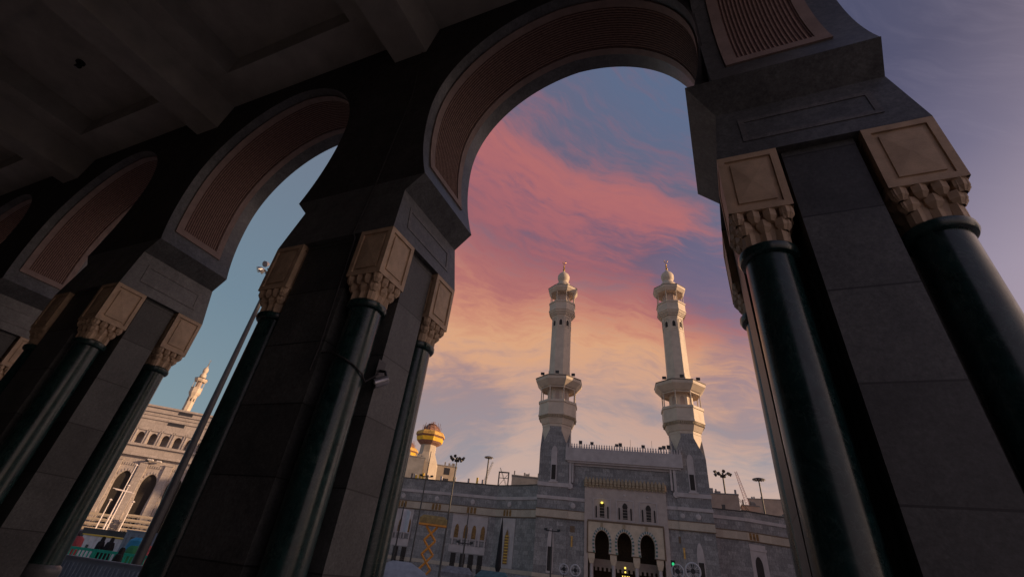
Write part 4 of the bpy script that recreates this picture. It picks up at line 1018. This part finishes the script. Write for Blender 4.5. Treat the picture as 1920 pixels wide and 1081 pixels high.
def stall(label, x, y, h_, rz, mt, wd):
    t = thing('market_stall', label, 'stall', (x, y, -1), rz)
    s = MB(); s.frustum(-wd/2-.2, wd/2+.2, -1.1, 1.1, h_-.5, -wd/2+.3, wd/2-.3, -.4, .4, h_); s.box(-wd/2-.2, wd/2+.2, -1.12, -1.09, h_-.8, h_-.5); s.build('roof', mt, t)
    s = MB()
    for px in (-wd/2, wd/2):
        for py in (-.95, .95): s.box(px-.05, px+.05, py-.05, py+.05, 0, h_-.5)
    s.each('post', 'light_metal', t)
    s = MB(); s.box(-wd/2, wd/2, -.9, -.3, 0, 1.0); s.build('counter', 'cabin_grey', t)
stall('grey roofed stall below the pointed windows of the left wing', -24.5, 45.9, 2.75, R(25), 'stall_cloth', 2.6)
stall('teal roofed stall right of the folded parasol at the bottom edge', -21.5, 47.4, 2.75, R(20), 'stall_teal', 2.8)
stall('low grey roofed stall left of the small round fan', -18.4, 48.6, 2.65, R(18), 'stall_cloth', 3.0)
# hoarding along the near side of the plaza
hp, q_ = Vector((-23.5, 12.65, -1)), Vector((-19.6, 13.2, -1)); hd_ = (q_-hp).normalized()
st_ = hp-hd_*9
hh = thing('hoarding_fence', 'blue grey ribbed hoarding below the green railing', 'fence', tuple(st_), math.atan2(hd_.y, hd_.x))
for k in range(8):
    s = MB(); s.box(k*3+.01, k*3+2.99, 0, .05, 0, 1.36)
    for i in range(14): s.box(k*3+.1+i*.205, k*3+.17+i*.205, -.025, 0, .05, 1.22)
    s.build('panel', 'hoarding', hh)
s = MB(); s.box(0, 24, -.05, .09, 1.362, 1.41); s.build('top_rail', 'cabin_grey', hh)
# green railing
def railing(label, loc, rz, n_):
    t = thing('green_railing', label, 'railing', loc, rz)
    s = MB(); s.box(0, n_*2, -.05, .05, 1.1, 1.24); s.box(0, n_*2, -.03, .03, .25, .33); s.build('rails', 'rail_green', t)
    for i in range(n_+1): MB().box(i*2-.07, i*2+.07, -.07, .07, 0, 1.24).build('post', 'rail_green', t)
    s = MB()
    for i in range(n_*8): s.box(i*.25+.09, i*.25+.15, -.02, .02, .33, 1.1)
    s.build('bars', 'rail_green', t)
railing('bright green plaza railing behind the person in black', (-38.6, 20.5, -1), R(20.3), 5)
def person(label, loc, h_, rz, robe, sit=False):
    t = thing('person', label, 'person', loc, rz); k = h_/1.65
    P_ = {'pel': (0, 0, .92), 'che': (0, 0, 1.25), 'nec': (0, .0, 1.42), 'hd0': (0, -.01, 1.50), 'hd1': (0, -.015, 1.60), 'shL': (-.17, 0, 1.36), 'elL': (-.24, -.04, 1.10), 'haL': (-.18, -.20, .95), 'shR': (.17, 0, 1.36), 'elR': (.24, -.03, 1.10), 'haR': (.20, -.18, .93),
          'hiL': (-.09, 0, .88), 'knL': (-.10, -.03, .48), 'anL': (-.10, .02, .07), 'toL': (-.11, -.15, .03), 'hiR': (.09, 0, .88), 'knR': (.10, -.05, .48), 'anR': (.10, 0, .07), 'toR': (.11, -.17, .03)}
    Rr2 = {'pel': .13, 'che': .14, 'nec': .055, 'hd0': .085, 'hd1': .088, 'shL': .06, 'elL': .045, 'haL': .035, 'shR': .06, 'elR': .045, 'haR': .035, 'hiL': .085, 'knL': .06, 'anL': .045, 'toL': .04, 'hiR': .085, 'knR': .06, 'anR': .045, 'toR': .04}
    E_ = [('pel', 'che'), ('che', 'nec'), ('nec', 'hd0'), ('hd0', 'hd1'), ('che', 'shL'), ('shL', 'elL'), ('elL', 'haL'), ('che', 'shR'), ('shR', 'elR'), ('elR', 'haR'), ('pel', 'hiL'), ('hiL', 'knL'), ('knL', 'anL'), ('anL', 'toL'), ('pel', 'hiR'), ('hiR', 'knR'), ('knR', 'anR'), ('anR', 'toR')]
    ks = list(P_); me = bpy.data.meshes.new('body'); me.from_pydata([tuple(c*k for c in P_[q]) for q in ks], [(ks.index(a_), ks.index(b_)) for a_, b_ in E_], [])
    o = bpy.data.objects.new('body', me); COL.objects.link(o); o.parent = t; me.materials.append(MATS['skin'])
    md = o.modifiers.new('skin', 'SKIN'); sv_ = me.skin_vertices[0].data
    for i, q in enumerate(ks): sv_[i].radius = (Rr2[q]*k, Rr2[q]*k); sv_[i].use_root = (q == 'pel')
    o.modifiers.new('sub', 'SUBSURF').levels = 1; o.modifiers['sub'].render_levels = 2
    s = MB(); n_ = 18
    def ring(rx, ry, z): return [(rx*k*math.cos(2*PI*i/n_)*(1+.05*math.sin(5*2*PI*i/n_)*(1.5-z)), ry*k*math.sin(2*PI*i/n_)*(1+.05*math.sin(5*2*PI*i/n_)*(1.5-z)), z*k) for i in range(n_)]
    s.loft([ring(.36, .30, .02), ring(.32, .26, .5), ring(.28, .22, .95), ring(.29, .20, 1.2), ring(.25, .15, 1.38), ring(.09, .09, 1.44)]); s.build('robe', robe, t, True)
    s = MB(); s.loft([ring(.20, .17, 1.30), ring(.13, .13, 1.42), ring(.115, .13, 1.52), ring(.11, .12, 1.62), ring(.06, .07, 1.69)]); s.build('headscarf' if robe == 'black_cloth' else 'hood', robe, t, True); t.children[-1].location = (0, .025, 0)
    s = MB(); 
    for sx in (-1, 1): s.tube([(sx*.17*k, 0, 1.37*k), (sx*.25*k, -.04*k, 1.10*k), (sx*.19*k, -.16*k, .97*k)], [.085*k, .085*k, .07*k], 10)
    s.each('sleeves', robe, t, True)
    return t
person('person in a long black robe standing by the green railing', (-27.9, 17.3, -1), 1.64, R(150), 'black_cloth')
person('left one of two dark clothed people in front of the white site cabin', (-43.6, 25.3, -1), 1.78, R(120), 'black_cloth')
person('right one of two dark clothed people in front of the white site cabin', (-43.0, 25.6, -1), 1.80, R(200), 'black_cloth')
def cabin(name, label, cat, loc, rz, wx, wy, h_, mt, trim=None, wins=()):
    t = thing(name, label, cat, loc, rz); s = MB(); s.box(-wx/2, wx/2, -wy/2, wy/2, .1, h_); s.build('walls', mt, t)
    s = MB(); s.box(-wx/2-.06, wx/2+.06, -wy/2-.06, wy/2+.06, h_, h_+.08); s.build('roof', trim or mt, t)
    s = MB()
    for i in range(int(wx/.6)): s.box(-wx/2+.3+i*.6, -wx/2+.36+i*.6, -wy/2-.03, -wy/2, .2, h_-.1)
    s.build('ribs', mt, t)
    for (x, z, a_, b_) in wins: MB().box(x-a_/2, x+a_/2, -wy/2-.04, -wy/2-.01, z-b_/2, z+b_/2).build('window', 'window_dark', t)
    return t
cabin('site_cabin', 'long white site cabin with yellow roof trim behind the green railing', 'cabin', (-46.9, 28.1, -1), R(8), 4.6, 2.0, 1.75, 'cabin_white', 'yellow_trim', [(-1.3, 1.0, .25, .25), (.6, 1.0, .25, .25)])
cabin('site_cabin', 'taller grey blue site cabin left of the thick mast', 'cabin', (-42.3, 28.2, -1), R(2), 3.8, 2.2, 2.36, 'cabin_grey', None, [(-.7, 1.7, .8, .6)])
def bundle(label, loc, mt, w_, h_, seed):
    t = thing('covered_pile', label, 'pile', loc, R(35)); rnd = random.Random(seed); rings = []
    for f, z in ((1, 0), (1.02, .3), (.95, .7), (.8, .95), (.45, 1.05)):
        rings.append([(w_*f*math.cos(2*PI*i/12)*rnd.uniform(.88, 1.1)*.5, w_*f*math.sin(2*PI*i/12)*rnd.uniform(.88, 1.1)*.4, z*h_) for i in range(12)])
    MB().loft(rings).build('tarpaulin', mt, t, True); s = MB(); s.tube([(w_*.47*math.cos(R(a_)), w_*.40*math.sin(R(a_)), h_*.4) for a_ in range(0, 361, 30)], .02, 4); s.build('rope', 'cable', t)
bundle('pile under a red tarpaulin at the left end of the green railing', (-41.3, 22.4, -1), 'red_cover', .8, 1.65, 1)
bundle('blue covered pile beside the thick mast', (-38.7, 24.9, -1), 'blue_cover', 1.6, 1.95, 2)
bundle('green covered pile in front of the blue one', (-37.9, 24.2, -1), 'green_cover', 1.0, 1.5, 3)
bundle('small red covered pile right of the green one', (-37.1, 24.6, -1), 'red_cover', .7, 1.6, 4)
# site scaffolding and clutter in front of the beige building
def scaff(label, s0, s1, z1, seed, gap=3.0):
    A_ = Vector((-146.8, 79.3, 0)); dr = Vector((.7173, .6967, 0)); out = Vector((.6967, -.7173, 0)); rz = math.atan2(dr.y, dr.x)
    t = thing('scaffold_platform', label, 'scaffold', tuple(A_+dr*s0+out*gap+Vector((0, 0, -1))), rz); L_ = s1-s0; rnd = random.Random(seed)
    s = MB()
    n_ = int(L_/1.0)
    for i in range(n_+1):
        x = L_*i/n_
        for y in (0, 1.2): s.tube([(x, y, 0), (x, y, z1*rnd.uniform(.92, 1.08))], .07, 4)
    s.build('poles', 'light_metal', t)
    s = MB(); z = z1-.4
    while z > 1.0: s.box(0, L_, -.05, 1.25, z, z+.12); s.box(0, L_, -.06, -.02, z+.2, z+.62); z -= 1.0
    s.build('decks', 'cream_band', t)
scaff('sunlit scaffold at the foot of the beige building, left stretch', -3, 5.9, 4.9, 5)
scaff('sunlit scaffold at the foot of the beige building, right stretch', 7.9, 15, 5.5, 6)
rnd = random.Random(11)
A_ = Vector((-146.8, 79.3, -1)); dr = Vector((.7173, .6967, 0)); out = Vector((.6967, -.7173, 0))
lab = ['first slim lamp post before the beige building, leftmost', 'slim post crossing the left tall arch of the beige building', 'slim post crossing the second tall arch of the beige building', 'second post of the pair with a cross bar before the tall arch', 'short lamp post between the tall arches', 'short lamp post near the thick mast']
for i, (ss, h_, gp, arm) in enumerate(((.2, 8.0, 6, ()), (2.1, 15.0, 10, ()), (7.6, 15.5, 12, (10.2,)), (8.2, 11.0, 12, (10.0,)), (5.2, 7.8, 9, ()), (9.9, 8.0, 9, ()))):
    p = A_+dr*ss+out*gp; t = thing('street_pole', lab[i], 'pole', tuple(p), 0, 'thin street poles in the plaza')
    MB().lathe([(0, .16), (h_, .09)], 8).build('pole', 'cabin_white', t, True); s = MB(); s.lathe([(h_-.1, .1), (h_+.1, .38), (h_+.35, .1)], 8)
    for z in arm: s.tube([(-1.6, -1.6, z), (1.3, 1.3, z-.3)], .08, 5)
    s.build('lamp', 'cabin_white', t)
lv = ['dark parked truck left of the white cabin', 'dark parked truck behind the white cabin roof', 'dark parked truck in front of the sunlit scaffold']
for i, (x, y, a_) in enumerate(((-77.5, 39.6, 20), (-72.6, 42.0, 24), (-66, 41.0, 18))):
    t = thing('parked_truck', lv[i], 'truck', (x, y, -1), R(a_), 'trucks parked behind the cabins')
    t.scale = (.8, .8, .8); s = MB(); s.box(-2.9, 1.6, -1.1, 1.1, .8, 2.7); s.build('cargo_box', ('dark_metal', 'pole_grey', 'dark_metal')[i], t)
    s = MB(); s.extrude([(1.7, .5), (3.3, .5), (3.3, 1.4), (2.9, 2.3), (1.7, 2.3)], lambda p, q, d: (p, d, q), -1.0, 1.0); c_ = s.build('cab', 'cabin_grey', t)
    s = MB(); s.extrude([(2.95, 1.45), (3.31, 1.45), (2.96, 2.2), (2.6, 2.2)], lambda p, q, d: (p, d, q), -.85, .85); s.build('windscreen', 'window_dark', c_)
    for wx_ in (-2.0, 2.4):
        for wy_ in (-.95, .95):
            s = MB(); s.loft([[(wx_+.45*math.cos(R(q)), yy, .45+.45*math.sin(R(q))) for q in range(0, 360, 30)] for yy in (wy_-.14, wy_+.14)]); s.build('wheel', 'cable', t)

S.render.resolution_x = 1024; S.render.resolution_y = 576
